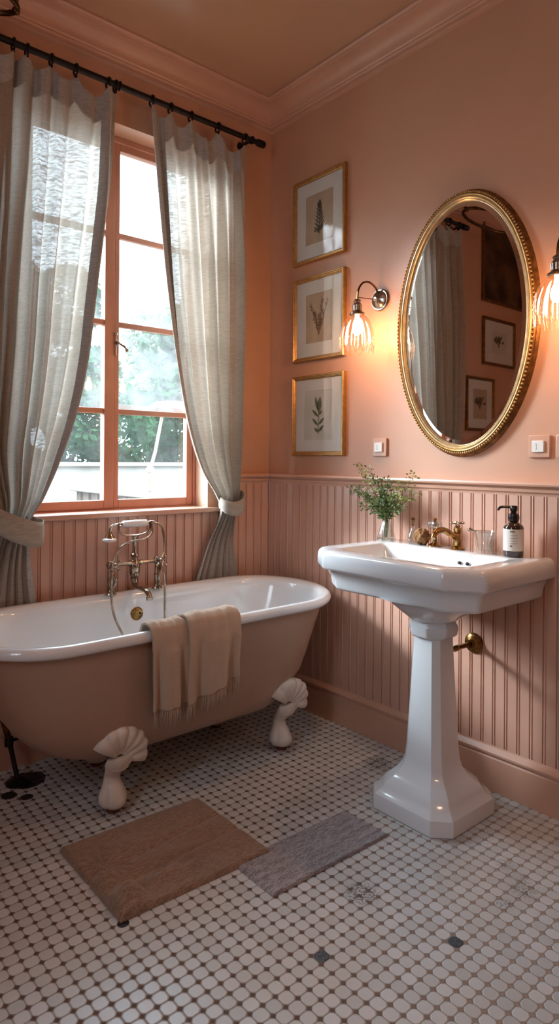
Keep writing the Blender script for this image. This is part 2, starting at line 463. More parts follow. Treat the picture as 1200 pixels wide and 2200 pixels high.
rail = [(0, 1.078), (.012, 1.078), (.014, 1.088), (.022, 1.092), (.024, 1.100), (.018, 1.106), (.020, 1.110), (.036, 1.113), (.038, 1.119), (.036, 1.126), (0, 1.128)]
corn = [(0, 2.876), (.014, 2.878), (.016, 2.884), (.011, 2.888), (.013, 2.893), (.022, 2.895), (.026, 2.902), (.024, 2.908), (.030, 2.914)] + \
       [(.030+.062*(1-math.cos(t*PI/2/6)), 2.914+.048*math.sin(t*PI/2/6)) for t in range(1, 7)] + \
       [(.100, 2.963), (.102, 2.968), (.114, 2.970), (.120, 2.976), (.118, 2.985), (0, 2.985)]
def rev(m, sign=1): return m
n = 0
for side, m, L in (('right', mr, -YF), ('back', mbk, -XL), ('left', ml, -YF), ('front', mf, -XL)):
    struct(sweep_wall('baseboard_'+side, base, 0, L, m))
# rails / cornices / panelling
tn = 1
def trimname():
    global tn; s = 'trim_%d' % tn; tn += 1; return s
for m, L in ((mr, -YF), (mbk, -XL), (ml, -YF), (mf, -XL)):
    struct(sweep_wall(trimname(), corn, 0, L, m))
struct(sweep_wall(trimname(), rail, 0, -YF, mr))
struct(sweep_wall(trimname(), rail, 0, .325, mbk))
struct(sweep_wall(trimname(), rail, 1.31, -XL, mbk))
struct(sweep_wall(trimname(), rail, 0, -YF, ml))
struct(sweep_wall(trimname(), rail, 0, -XL, mf))
def panel(L0, L1, z0, z1, m):
    v, f = beadboard(L0, L1, z0, z1, m); o = rawobj(trimname(), v, f, 'panel', None, False); struct(o)
panel(.006, -YF, .155, 1.085, mr)
panel(.012, .325, .155, 1.085, mbk); panel(.325, 1.31, .155, .955, mbk); panel(1.31, -XL, .155, 1.085, mbk)
panel(.012, -YF, .155, 1.085, ml); panel(.012, -XL, .155, 1.085, mf)
# window stool
struct(MB().box(OX0-.055, OX1+.062, -.034, 0, .947, .969).build(trimname(), 'trim', bevel=.004))
struct(MB().box(OX0, OX1, 0, .115, .940, .969).build(trimname(), 'trim', bevel=.0))

# ------------------------------------------------------------------ window
win = bpy.data.objects.new('window_1', None); C.objects.link(win); win.location = (-.816, .14, 0); win['kind'] = 'structure'
def wb(mb, name, mat, bevel=.003, smooth=True, **k):
    o = mb.build(name, mat, win, smooth=smooth, bevel=bevel, **k); o.location = (.816, -.14, 0); return o
fr = MB(); g = .0
fr.box(OX0, OX0+.02, .105, .17, .965, 2.645); fr.box(OX1-.012, OX1, .105, .17, .965, 2.645)
fr.box(OX0, OX1, .105, .17, 2.618, 2.645); fr.box(OX0, OX1, .118, .17, .965, .976)
wb(fr, 'frame', 'sash')
ZM = [1.411, 1.806, 2.208]
def sash(x0, x1, sl, sr, y0, y1):
    s = MB(); s.box(x0, x0+sl, y0, y1, .976, 2.620); s.box(x1-sr, x1, y0, y1, .976, 2.620)
    s.box(x0+sl, x1-sr, y0, y1, .976, 1.013); s.box(x0+sl, x1-sr, y0, y1, 2.588, 2.620)
    for z in ZM: s.box(x0+sl, x1-sr, y0+.006, y1-.004, z-.012, z+.012)
    return wb(s, 'sash', 'sash')
s1 = sash(OX0+.02, -.815, .045, .047, .108, .15)
s2 = sash(-.814, OX1-.012, .024, .034, .114, .15)
def panes(par, x0, x1):
    zs = [1.013]+ZM+[2.588]
    for i in range(4):
        p = MB().box(x0, x1, .131, .134, zs[i]+(.012 if i else 0), zs[i+1]-(.012 if i < 3 else 0))
        o = p.build('pane', 'pane' if i in (0, 3) else 'panedusty', par, smooth=False)
panes(s1, OX0+.065, -.862); panes(s2, -.790, -.428)
# white storm bar outside behind the second muntin
wb(MB().box(-.790, OX1, .185, .205, 1.430, 1.450), 'storm_bar', 'render', bevel=.002)
# latch (espagnolette) on the meeting stile
l = MB(); l.lathe([(.012, 0), (.013, .004), (.008, .007), (.006, .02)], (-.806, .107, 1.718), axis='-y', n=14)
l.tube(spline([(-.806, .088, 1.718), (-.80, .082, 1.71), (-.785, .078, 1.702), (-.772, .078, 1.690)], 5), .0045)
l.sphere((-.770, .078, 1.686), .009); l.tube([(-.812, .104, 1.66), (-.812, .104, 1.76)], .004); l.sphere((-.812, .100, 1.757), .008)
wb(l, 'latch', 'nickel', bevel=0)

# ------------------------------------------------------------------ curtains
ROD_Z, ROD_Y = 2.752, -.092
rodt = thing('curtain_rod', 'long black iron curtain rod above the window', 'curtain rod', (-.9, ROD_Y, ROD_Z))
MB().tube([(-.72, 0, 0), (.735, 0, 0)], .0125, 16).build('pole', 'iron', rodt)
for sx in (-.72, .735):
    MB().lathe([(.0125, -.004), (.017, 0), (.018, .01), (.018, .035), (.015, .042), (.006, .046)], (sx, 0, 0), axis='x' if sx > 0 else '-x', n=16).build('finial', 'iron', rodt)
for sx in (-.70, .0, .70):
    b = MB().tube([(sx, .092, 0), (sx, .03, 0), (sx, .012, -.004)], .006); b.lathe([(.022, 0), (.022, .004), (.012, .010)], (sx, .092, 0), axis='-y', n=16)
    b.tube([(sx, .016*math.cos(a), .016*math.sin(a)) for a in [PI*2*k/16 for k in range(16)]], .004, 6, closed=True)
    b.build('bracket', 'iron', rodt)

def curtain(label, L, R, rings, folds, seed, tie, bottom, hemside, crease=None):
    """L,R: tables (z, x) of the two edges; rings: x positions at the top"""
    rnd = random.Random(seed)
    root = thing('curtain', label, 'curtain', (tie[0], ROD_Y, 0))
    off = Vector((-tie[0], -ROD_Y, 0))
    ph = [rnd.uniform(0, 6.28) for _ in range(6)]
    ztop = 2.730
    x0, x1 = L[0][1], R[0][1]
    def top(u):
        x = x0+(x1-x0)*u
        for i in range(len(rings)-1):
            if rings[i] <= x <= rings[i+1]:
                w = rings[i+1]-rings[i]; t = (x-rings[i])/w
                return ztop-min(.075, w*.45)*(math.sin(PI*t)**.8)
        return ztop
    zt = tie[1]
    def surf(u, v, dy=0):
        # v 0 top .. 1 bottom
        tz = top(u); z = tz+(bottom-tz)*v
        a, b = interp(z, L), interp(z, R)
        w = b-a
        # folds: phase per u, depth grows when gathered
        dens = min(1.0, .12+1.0*max(0, (2.72-z)/.5))
        dens = min(dens, 1)
        gath = math.exp(-((z-zt)/.16)**2)
        A = (.010+.022*min(1, (2.72-z)/.6))*(1-.35*gath)
        if z < zt: A = .020+.012*min(1, (zt-z)/.3)
        uu = u+.018*math.sin(2*PI*2.3*u+ph[0]+1.1*z)
        s = math.cos(2*PI*folds*uu+ph[1])+.35*math.cos(2*PI*folds*2.1*uu+ph[2]+.6*z)+.25*math.sin(2*PI*folds*.47*uu+ph[3])
        # sharper pleats near the tie
        lo = max(0, min(1, (zt+.05-z)/.3)); lo = lo*lo*(3-2*lo)
        A *= 1-.72*lo
        y = ROD_Y+(.046*lo)+A*s+dy
        pass
        if crease: y += .055*math.exp(-((u-crease)/.022)**2)*(1-.7*lo)-.020*math.exp(-((u-crease+.07)/.05)**2)
        xs = a+w*(u+.35/folds*.5*math.sin(2*PI*folds*uu+ph[1]+PI/2)*(.25+.5*gath))
        # bundle roundness at the tie
        y -= .018*gath*math.sin(PI*u)
        return Vector((xs, min(y, -.040+.020*lo), z))+off
    MB().grid(lambda i, j: surf(i, j), 170, 150).build('panel', 'linen', root, autos=None)
    # header: doubled cloth at the top, both sides
    def head(u, v):
        p = surf(u, 0); q = top(u); p2 = surf(u, .0+v*.046); d = p2-p
        return p2+Vector((0, -.0035, 0))
    MB().grid(head, 170, 4).build('header', 'linenhem', root, autos=None)
    def edge(u, v):
        uu = (1-.10*(1-u)) if hemside > 0 else .10*u
        p = surf(uu, v*1.0); return p+Vector((0, -.004, 0))
    MB().grid(edge, 6, 150).build('leading_hem', 'linenhem', root, autos=None)
    # tieback band: a closed loop around the bundle, sagging toward the inner side
    cx, cz, hw, hd, hb, slope = tie
    ringv = []
    for j in range(48):
        a = 2*PI*j/48
        x = hw*math.cos(a); y = hd*math.sin(a)
        z = cz+slope*x/hw-.038*max(0, -math.sin(a))
        wd = hb*(1+.25*max(0, -math.sin(a)))
        ringv.append((Vector((x, min(y-.03, .045), 0)), z, wd))
    rows = []
    for t in (-1, -.6, 0, .6, 1):
        rows.append([p+Vector((0, -.003*(1-t*t)*(1 if p.y < 0 else -1), z+t*wd)) for (p, z, wd) in ringv])
    mb = MB(); mb.loft(rows, True, False, False)
    mb.build('tieback', 'tie', root, autos=None, solid=.004)
    for x in rings:
        rg = MB(); rg.tube([(x-tie[0], .021*math.cos(a), ROD_Z+.021*math.sin(a)-.006) for a in [2*PI*k/20 for k in range(20)]], .0042, 8, closed=True)
        rg.box(x-tie[0]-.004, x-tie[0]+.004, -.006, .006, ROD_Z-.036, ROD_Z-.024)
        rg.build('curtain_ring', 'iron', root)
    return root

LL = [(2.72, -1.56), (2.3, -1.575), (1.6, -1.57), (1.25, -1.53), (1.0, -1.42), (.93, -1.40), (.8, -1.45), (.6, -1.52), (.4, -1.56)]
LR = [(2.72, -.915), (2.34, -.930), (2.18, -.947), (1.845, -.990), (1.595, -1.022), (1.368, -1.073), (1.182, -1.141), (1.04, -1.206), (.955, -1.255), (.83, -1.243), (.644, -1.214), (.4, -1.18)]
curtain('sheer grey-beige linen curtain tied back at the left of the window', LL, LR,
        [-1.555, -1.45, -1.332, -1.281, -1.188, -1.089, -.950, -.918], 7.5, 3, (-1.335, .975, .115, .06, .040, -.050), .42, 1, .385)
RL = [(2.72, -.750), (2.352, -.718), (1.994, -.679), (1.611, -.619), (1.344, -.560), (1.153, -.487), (1.022, -.397), (.954, -.362), (.806, -.412), (.646, -.473), (.4, -.53)]
RR = [(2.72, -.238), (2.3, -.225), (1.847, -.229), (1.396, -.250), (1.061, -.269), (.95, -.281), (.79, -.255), (.631, -.228), (.4, -.20)]
curtain('sheer grey-beige linen curtain tied back at the right of the window, next to the corner', RL, RR,
        [-.748, -.655, -.549, -.401, -.242], 5.5, 11, (-.328, 1.010, .062, .052, .027, .014), .42, -1)

# ------------------------------------------------------------------ bath
TCX, TCY = -.82, -.368
tub = thing('clawfoot_bathtub', 'roll-top bath, dusty pink outside and white inside, on white claw feet', 'bathtub', (TCX, TCY, 0))
def tubring(z, a, b, r=None):
    P = stadium(0, 0, a, b, z, r)
    for p in P: p.z += (p.y+.295)*.04*(z/.62)
    return P
shell = [(.162, .25, .05), (.164, .34, .11), (.172, .42, .155), (.190, .49, .190), (.215, .535, .212), (.26, .58, .232), (.32, .625, .245), (.40, .662, .254), (.50, .702, .263), (.575, .735, .268), (.590, .742, .270)]
MB().loft([tubring(z, a, b, b*.98 if z > .3 else b) for z, a, b in shell], True, True, False).build('shell', 'tubout', tub, autos=None)
en = [(.588, .742, .270), (.582, .758, .284), (.583, .770, .291), (.592, .780, .296), (.604, .782, .297), (.614, .776, .293), (.619, .764, .284), (.618, .745, .270), (.612, .728, .256), (.600, .718, .248), (.575, .708, .241), (.50, .682, .232), (.42, .645, .222), (.34, .605, .208), (.28, .56, .185), (.245, .50, .15), (.23, .42, .10), (.228, .3, .05)]
MB().loft([tubring(z, a, b, b*.98) for z, a, b in en], True, False, True).build('enamel_basin', 'enamel', tub, autos=None)
# overflow
MB().lathe([(.0005, .009), (.022, .008), (.0255, .006), (.028, .003), (.029, 0)], (-.005, .236, .548), axis='-y', n=28).build('overflow_plate', 'brass', tub)
MB().lathe([(.0005, .012), (.004, .011), (.005, .008)], (.006, .236, .551), axis='-y', n=10).build('overflow_screw', 'dark', tub)
MB().lathe([(.03, 0), (.03, .004), (.02, .006), (.001, .006)], (.0, -.0, .229), n=24).build('drain', 'brass', tub)
def foot(x, y, sgn, tilt):
    f = MB(); rings = []
    secs = [(.016, .026, .024, -.006), (.020, .037, .034, -.010), (.034, .046, .043, -.012), (.052, .047, .043, -.010), (.072, .040, .036, -.006), (.094, .029, .026, 0), (.115, .025, .022, .003), (.135, .028, .026, -.010), (.155, .034, .030, -.030), (.175, .044, .030, -.046), (.200, .042, .020, -.056)]
    N = 40
    for (z, rx, ry, oy) in secs:
        amp = .14 if z < .08 else (.05 if z < .17 else .02)
        ring = []
        for j in range(N):
            a = 2*PI*j/N
            k = 1-amp*(1-abs(math.cos(1.5*(a-1.5*PI))))*(1.5 if math.sin(a) < 0.2 else .2)
            ring.append(Vector((rx*1.1*k*math.cos(a), oy+ry*1.08*k*math.sin(a), z)))
        rings.append(ring)
    f.loft(rings)
    # ribbed scallop shell
    NR, NA = 10, 70
    def sh(i, j, back=0):
        ph = -1.45+2.9*i; r = j
        R = .090*(1+.055*abs(math.cos(ph*7/2.9*PI/2*1.0+PI/2*0)) if j > .5 else 1)
        R = .094*(1+.04*abs(math.sin((ph+1.45)/2.9*PI*7))*max(0, (j-.5)*2))
        rr = .018+R*r*.94
        xx = rr*math.sin(ph+tilt); zz = rr*math.cos(ph+tilt)
        rib = .0085*abs(math.sin((ph+1.45)/2.9*PI*7))*(.15+.85*r)
        bulge = .012*math.sin(PI*min(1, r*1.0))
        yy = -(rib+bulge)-.050-.28*zz*(1 if zz > 0 else .3)
        if r > .93: yy += .012*(r-.93)/.07
        return Vector((xx, yy+back, .188+zz*1.06))
    f.grid(lambda i, j: sh(i, j), NA, NR)
    f.grid(lambda i, j: sh(i, j, .014+.012*j), NA, 3)
    f.grid(lambda i, j: sh(i, 1, .026*j), NA, 1)
    f.sphere((.0, -.050, .166), .020, sc=(1.8, .9, 1.0))
    f.xform(Matrix.Translation((0, 0, 0)) @ Matrix.Scale(sgn, 4, (0, 1, 0)))
    o = f.build('claw_foot', 'foot', tub, autos=1.1); o.location = (x-TCX, y-TCY, 0)
    p = MB().lathe([(.022, 0), (.024, .006), (.024, .014), (.020, .018)], (0, -.010*sgn, 0), n=20).build('foot_pad', 'rust', o)
foot(-1.133, -.540, 1, .42); foot(-.380, -.540, 1, .42)
foot(-1.03, -.205, -1, .42); foot(-.46, -.205, -1, .42)

# ------------------------------------------------------------------ bath tap with handset
bt = thing('bath_mixer_tap', 'old nickel bath mixer with white-handled hand shower on the bath rim', 'tap', (-.828, -.115, .640))
bt.scale = (1.1, 1.0, .86)
def tp(name, mat, mb, **k): return mb.build(name, mat, bt, **k)
col = MB()
def leg(mb, x, cap=True):
    mb.lathe([(.022, 0), (.022, .004), (.014, .010), (.0115, .016), (.0105, .06), (.013, .066), (.013, .074), (.010, .078), (.010, .125), (.014, .130), (.014, .145), (.010, .150)], (x, 0, 0), n=20)
leg(col, -.098); tp('column_leg', 'nickel', col); col = MB(); leg(col, .098); tp('column_leg', 'nickel', col)
bar = MB(); bar.lathe([(.009, -.098), (.009, -.03), (.013, -.026), (.013, -.018), (.009, -.014), (.009, .018), (.013, .022), (.013, .030), (.009, .034), (.009, .098)], (0, 0, .140), axis='x', n=18)
bar.sphere((-.098, 0, .142), .018); bar.sphere((.098, 0, .142), .018)
bar.lathe([(.011, .050), (.014, .056), (.016, .064), (.012, .072), (.018, .082), (.021, .10), (.021, .135), (.017, .150), (.012, .155), (.012, .17), (.016, .174), (.016, .182), (.010, .188), (.009, .20), (.0085, .262), (.011, .266), (.011, .272), (.006, .276)], (0, 0, 0), n=22)
bar.sphere((0, -.018, .086), .012); bar.sphere((0, -.022, .13), .010)
tp('mixer_body', 'nickel', bar)
for sx in (-.098, .098):
    h = MB(); h.lathe([(.010, 0), (.012, .01), (.009, .016), (.014, .024), (.010, .034), (.004, .038)], (sx, -.012, .142), axis='-y', n=16)
    for k in range(4):
        a = PI/4+k*PI/2; d = Vector((math.cos(a), 0, math.sin(a)))
        c = Vector((sx, -.036, .142)); h.tube([c, c+d*.026], [.0045, .0035]); h.sphere(c+d*.028, .0065, 10, 6)
    tp('cross_handle', 'nickel', h)
sp = MB(); pts = spline([(0, 0, .06), (0, -.006, .040), (.0, -.03, .026), (0, -.07, .024), (0, -.105, .020), (0, -.125, .002), (0, -.127, -.012)], 7)
sp.tube(pts, [.013-.003*i/len(pts) for i in range(len(pts))], 14); sp.lathe([(.012, -.018), (.013, -.006), (.010, -.002)], (0, -.127, 0), n=14)
tp('spout', 'nickel', sp)
for s_ in (-1, 1):
    sp2 = MB()
    sp2.tube(spline([(s_*.098, 0, .135), (s_*.100, -.02, .11), (s_*.09, -.028, .07), (s_*.098, -.02, .035), (s_*.098, -.004, .01)], 6), .007, 10)
    tp('side_pipe', 'nickel', sp2)
cr = MB(); cr.tube(spline([(-.068, 0, .318), (-.066, 0, .300), (-.05, 0, .282), (-.02, 0, .275), (.02, 0, .275), (.05, 0, .284), (.064, 0, .302), (.066, 0, .322)], 6), .0042, 8)
for sx in (-.067, .066):
    cr.tube([(sx+.0, -.012, .330), (sx, -.008, .321), (sx, .008, .321), (sx, .012, .330)], .004, 8)
tp('cradle', 'nickel', cr)
hs = MB(); hs.lathe([(.010, -.055), (.0165, -.048), (.0175, -.02), (.018, 0), (.0175, .02), (.0165, .048), (.010, .055)], (0, 0, .332), axis='x', n=22)
tp('handset_grip', 'porc', hs)
hn = MB(); hn.lathe([(.009, -.074), (.011, -.068), (.008, -.062), (.010, -.054)], (0, 0, .332), axis='x', n=14); hc = MB(); hc.lathe([(.010, .054), (.008, .062), (.012, .068), (.009, .082)], (0, 0, .332), axis='x', n=14); tp('hose_union', 'nickel', hc)
hn.tube(spline([(-.072, 0, .332), (-.09, -.002, .330), (-.100, -.003, .318), (-.104, -.004, .298)], 5), .0055, 10)
hn.lathe([(.006, 0), (.010, -.012), (.018, -.026), (.020, -.030)], (-.105, -.004, .300), n=18)
tp('handset_neck', 'nickel', hn)
hd = MB(); hd.lathe([(.017, .002), (.026, -.004), (.028, -.010), (.024, -.016), (.001, -.018)], (-.106, -.004, .270), n=24); tp('shower_head', 'porc', hd)
def hose(pts, r=.0055):
    q = spline(pts, 22); rs = [r*(1.0 if i % 2 else .74) for i in range(len(q))]
    return MB().tube(q, rs, 10)
tp('hose', 'nickel', hose([(.07, -.004, .325), (.058, -.03, .285), (.02, -.045, .26), (-.04, -.042, .25), (-.085, -.04, .215), (-.112, -.045, .13), (-.118, -.05, .03), (-.115, -.06, -.06), (-.105, -.075, -.12), (-.09, -.09, -.17), (-.07, -.10, -.24)]), autos=None)
tp('hose', 'nickel', hose([(.082, 0, .332), (.112, -.004, .315), (.122, -.01, .26), (.120, -.02, .19), (.10, -.04, .150), (.098, -.055, .10), (.104, -.055, .02), (.102, -.06, -.08), (.098, -.07, -.16), (.095, -.08, -.26)]), autos=None)

# ------------------------------------------------------------------ towel
tw = thing('bath_towel', 'taupe fringed towel draped over the front rim of the bath', 'towel', (-.885, -.66, .63))
def towelpart(x0, x1, zl, zr, seed, inner, slant=0, lift=0):
    rnd = random.Random(seed); ph = rnd.uniform(0, 6)
    # path over the rim: inside, over, outside
    def f(u, v):
        x = x0+(x1-x0)*u
        zb = zl+(zr-zl)*u
        wave = .006*math.sin(u*PI*3+ph)+.003*math.sin(u*PI*7+ph*2)
        path = [(-.585+.012, .56-.0), (-.590, .605), (-.605, .632), (-.630, .640), (-.655, .637), (-.674, .622), (-.682, .595), (-.684, .55)]
        path = [(y-lift, z+lift) for y, z in path]
        L = len(path)-1
        t = v*1.0
        if t < .35:
            q = t/.35*L; i = min(int(q), L-1); k = q-i
            y = path[i][0]*(1-k)+path[i+1][0]*k; z = path[i][1]*(1-k)+path[i+1][1]*k
            y -= max(0, wave)*.5*min(1, t/.3); z += abs(wave)*.9*math.sin(PI*min(1, t/.35))
        else:
            k = (t-.35)/.65; z = .55+lift+(zb-.55-lift)*k; y = -.684-lift+.012*k-wave*(1+k*1.6)-.004
        x += .010*math.sin(PI*v+seed)*(v)+slant*v
        return Vector((x+.885, y+.66, z-.63))
    m = MB().grid(f, 44, 60)
    o = m.build('cloth', 'towel', tw, autos=None, solid=.009)
    fr = MB()
    n = int((x1-x0)/.0042)
    for i in range(n):
        u = (i+.5)/n; p = f(u, 1); l = rnd.uniform(.042, .062); dx = rnd.uniform(-.010, .010); dy = rnd.uniform(-.004, .002)
        q = [p+Vector((0, 0, .004)), p+Vector((dx*.3, dy*.5-.001, -l*.4)), p+Vector((dx, dy, -l))]
        fr.tube(q, [.0022, .0019, .0012], 5)
    fo = fr.build('fringe', 'towel', tw, autos=None); fo['kind'] = 'stuff'
towelpart(-1.060, -.905, .350, .352, 5, 0)
towelpart(-.925, -.705, .345, .405, 9, 0, .005, .011)

# ------------------------------------------------------------------ washbasin on pedestal
SY = -1.225
snk = thing('pedestal_washbasin', 'white ceramic washbasin on a faceted tapering pedestal', 'washbasin', (-.27, SY, 0))
ox, oy = .27, -SY
def bas(z, i, ch=.105, rr=.03):
    xf, xb, y0, y1 = -.505+i, -.004, -1.532+i, -.808-i
    c = max(.02, ch-i*.45)
    P = rpoly([(xb, y0, .012), (xb, y1, .012), (xf+c*.72, y1, rr), (xf, y1-c, rr), (xf, y0+c, rr), (xf+c*.72, y0, rr)], 7)
    return [Vector((p.x+ox, p.y+oy, z)) for p in P]
def bowl(z, i, dx=0):
    xf, xb, y0, y1 = -.430+i, -.150-i*.6, -1.440+i, -.905-i
    c = .05
    r = .028+i*.12
    P = rpoly([(xb, y0, r), (xb, y1, r), (xf+.04, y1, .018), (xf, y1-.05, .018), (xf, y0+.05, .018), (xf+.04, y0, .018)], 7)
    return [Vector((p.x+ox, p.y+oy, z)) for p in P]
lv = [(.728, .10), (.728, .060), (.732, .050), (.740, .046), (.765, .042), (.782, .034), (.795, .026), (.800, .020), (.803, .010), (.807, .004), (.814, 0), (.840, 0), (.855, .002), (.864, .007), (.870, .015), (.8725, .026)]
rings = [bas(z, i) for z, i in lv]
rings += [bowl(.872, -.012), bowl(.8695, -.004), bowl(.862, .004), bowl(.84, .016), (bowl(.80, .036)), bowl(.765, .060), bowl(.748, .09), bowl(.742, .12)]
MB().loft(rings, True, True, True).build('basin', 'white', snk, autos=None)
MB().lathe([(.022, .0), (.022, .003), (.012, .004), (.001, .002)], (-.01, -.01, .742), n=20).build('drain', 'brass', snk)
for dy in (-.010, .022):
    MB().sphere((.106, dy-.055, .838), .0075, 12, 8, (.6, 1, .8)).build('overflow_hole', 'dark', snk)
def sq(z, h, c, dx=0, r=.006):
    c = min(c, h*.58)
    P = rpoly([(h, -h+c, r), (h, h-c, r), (h-c, h, r), (-h+c, h, r), (-h, h-c, r), (-h, -h+c, r), (-h+c, -h, r), (h-c, -h, r)], 3)
    return [Vector((p.x+dx, p.y, z)) for p in P]
und = [(.734, .20, .15, .10), (.728, .152, .12, .08), (.715, .148, .12, .08), (.702, .138, .12, .075), (.686, .120, .1, .065), (.670, .100, .1, .055), (.660, .088, .1, .045), (.652, .080, .1, .04)]
MB().loft([[Vector((h*math.cos(2*PI*j/48)*1.03, h*math.sin(2*PI*j/48)*1.03, z)) for j in range(48)] for z, h, c, r in und]).build('basin_neck', 'white', snk, autos=None)
ped = [(.0, .166, .050, .008), (.004, .170, .052, .008), (.038, .170, .052, .008), (.052, .166, .050, .01), (.062, .156, .047, .01), (.070, .146, .045, .01), (.080, .140, .042, .01), (.096, .130, .040, .01), (.112, .112, .036, .008), (.130, .096, .031, .006), (.150, .084, .027, .006), (.175, .077, .025, .004), (.22, .073, .024, .003), (.40, .064, .022, .003), (.575, .0565, .020, .003), (.592, .0565, .020, .003), (.596, .068, .034, .012), (.602, .076, .044, .018), (.620, .081, .047, .02), (.634, .080, .047, .02), (.642, .074, .043, .018), (.654, .072, .04, .016)]
MB().loft([sq(z, h, c, 0, r) for z, h, c, r in ped]).build('pedestal', 'white', snk, autos=.45)

# tap fittings on the washbasin deck
def deck(name, label, cat, x, y): return thing(name, label, cat, (x, y, .872))
tb = deck('basin_tap', 'ornate brass basin tap with curved spout and small handle on top', 'tap', -.085, -1.195)
b = MB(); b.lathe([(.027, 0), (.027, .004), (.020, .008), (.016, .016), (.014, .028), (.017, .034), (.014, .040), (.0125, .055), (.014, .075), (.011, .082), (.008, .088)], n=22, rip=.05, ripn=8).build('body', 'brass', tb)
q = spline([(.0, .0, .050), (-.02, .002, .052), (-.045, .004, .062), (-.075, .006, .075), (-.105, .008, .076), (-.125, .008, .066), (-.136, .008, .050)], 7)
MB().tube(q, [.014-.005*i/len(q) for i in range(len(q))], 14).build('spout', 'brass', tb)
h = MB(); h.lathe([(.006, .086), (.009, .092), (.009, .098), (.004, .102)], n=14)
for k in range(4):
    a = PI/4+k*PI/2; h.tube([(0, 0, .096), (.018*math.cos(a), .018*math.sin(a), .098)], .0035); h.sphere((.021*math.cos(a), .021*math.sin(a), .098), .0055, 10, 6)
h.build('handle', 'nickel', tb)
tb2 = deck('pillar_tap', 'small brass pillar tap with glass cross handle, left of the spout', 'tap', -.075, -1.088)
MB().lathe([(.026, 0), (.026, .004), (.018, .008), (.010, .014), (.008, .03), (.008, .050), (.011, .055), (.008, .060)], n=22).build('body', 'brass', tb2)
h = MB(); h.sphere((0, 0, .082), .016, 14, 9, (1, 1, 1.2))
for k in range(5):
    a = k*2*PI/5; h.sphere((.018*math.cos(a), .018*math.sin(a), .082), .0105, 12, 7, (1, 1, 1.5))
h.build('handle', 'tumb', tb2, autos=None)
MB().lathe([(.006, .058), (.008, .062), (.006, .100), (.009, .104), (.004, .108)], n=12).build('handle_cap', 'brass', tb2)

# vase with sprigs
vs = deck('glass_vase', 'small ribbed clear glass vase on the washbasin, holding green sprigs', 'vase', -.085, -.856)
prof = [(.034, 0), (.036, .003), (.036, .010), (.031, .030), (.024, .055), (.0165, .075), (.0135, .085), (.015, .092), (.021, .102)]
v = MB().lathe(prof, n=64, rip=.045, ripn=16, cap0=True, cap1=False)
v.lathe([(.031, .006), (.029, .014), (.021, .052), (.013, .078), (.0115, .085), (.019, .102)], n=40, cap0=True, cap1=False)
v.build('vessel', 'vase', vs, autos=None)
MB().tube([(.036*math.cos(a), .036*math.sin(a), .006) for a in [2*PI*k/40 for k in range(40)]], .0030, 8, closed=True).build('foot_ring', 'vase', vs)
def sprig(label, tips, seed, light=False, nleaf=22):
    rnd = random.Random(seed)
    base = Vector((-.085+rnd.uniform(-.008, .008), -.856+rnd.uniform(-.008, .008), .885))
    root = thing('green_sprig', label, 'sprig', tuple(base), 0, 'leafy green sprigs in the glass vase')
    neck = Vector((-.085+rnd.uniform(-.004, .004), -.856+rnd.uniform(-.004, .004), .958))
    st = MB(); lf = MB()
    for tip in tips:
        T_ = Vector(tip); mid = neck.lerp(T_, .5)+Vector((rnd.uniform(-.015, .015), rnd.uniform(-.01, .01), rnd.uniform(.0, .02)))
        q = [p-base for p in spline([base, neck, mid, T_], 12)]
        st.tube(q, [.0014-.0009*i/len(q) for i in range(len(q))], 5)
        for k in range(int(nleaf*2.2)):
            i = rnd.uniform(.36, 1.0)*(len(q)-1); i0 = min(int(i), len(q)-2)
            p = q[i0].lerp(q[i0+1], i-i0)
            d = Vector((rnd.uniform(-1, 1), rnd.uniform(-1, 1), rnd.uniform(-.5, 1))).normalized()
            off = rnd.uniform(.004, .020)
            c = p+d*off
            if rnd.random() < .5: st.tube([p, c], .0005, 4)
            L = rnd.uniform(.0075, .0135); W = L*.40
            side = d.cross(Vector((rnd.uniform(-1, 1), rnd.uniform(-1, 1), rnd.uniform(-1, 1)))).normalized(); nrm = d.cross(side)
            pts = [c, c+d*L*.35+side*W+nrm*.001, c+d*L*.75+side*W*.8+nrm*.001, c+d*L*1.15, c+d*L*.75-side*W*.8+nrm*.001, c+d*L*.35-side*W+nrm*.001, c+d*L*.5-nrm*.0006]
            lf.add(pts, [(0, 1, 6), (1, 2, 6), (2, 3, 6), (3, 4, 6), (4, 5, 6), (5, 0, 6)])
    st.build('stem', 'stem', root, autos=None); lf.build('foliage', 'leafl' if light else 'leaf', root, autos=None)
gl = 'leafy green sprig in the small glass vase'
# tips: x depth, y along the wall, z
sprig('tallest sprig in the glass vase, leaning left with pale leaves at its tip', [(-.10, -.700, 1.190), (-.11, -.73, 1.16)], 1, True, 26)
sprig('upright sprig rising between the tall left one and the middle of the vase', [(-.12, -.79, 1.165), (-.10, -.81, 1.12)], 2, False, 34)
sprig('sprig reaching furthest right out of the glass vase, pale leaves on top', [(-.10, -1.005, 1.150), (-.12, -.97, 1.115), (-.10, -1.02, 1.075)], 3, True, 34)
sprig('low sprig stretching furthest left out of the glass vase', [(-.10, -.665, 1.075), (-.09, -.70, 1.090), (-.12, -.72, 1.065)], 4, False, 34)
sprig('drooping short sprig at the lower left of the glass vase', [(-.13, -.755, 1.015), (-.12, -.79, 1.04), (-.10, -.77, 1.03)], 5, False, 26)
sprig('middle sprig standing straight up from the glass vase', [(-.09, -.86, 1.120), (-.11, -.88, 1.09), (-.10, -.84, 1.07)], 6, False, 38)
sprig('short sprig low on the right side of the glass vase', [(-.11, -.925, 1.04), (-.10, -.945, 1.005), (-.09, -.90, 1.05)], 7, False, 28)
sprig('dense short sprig filling the neck of the glass vase', [(-.12, -.85, 1.03), (-.10, -.87, 1.04), (-.13, -.83, 1.04), (-.08, -.89, 1.03)], 8, False, 26)

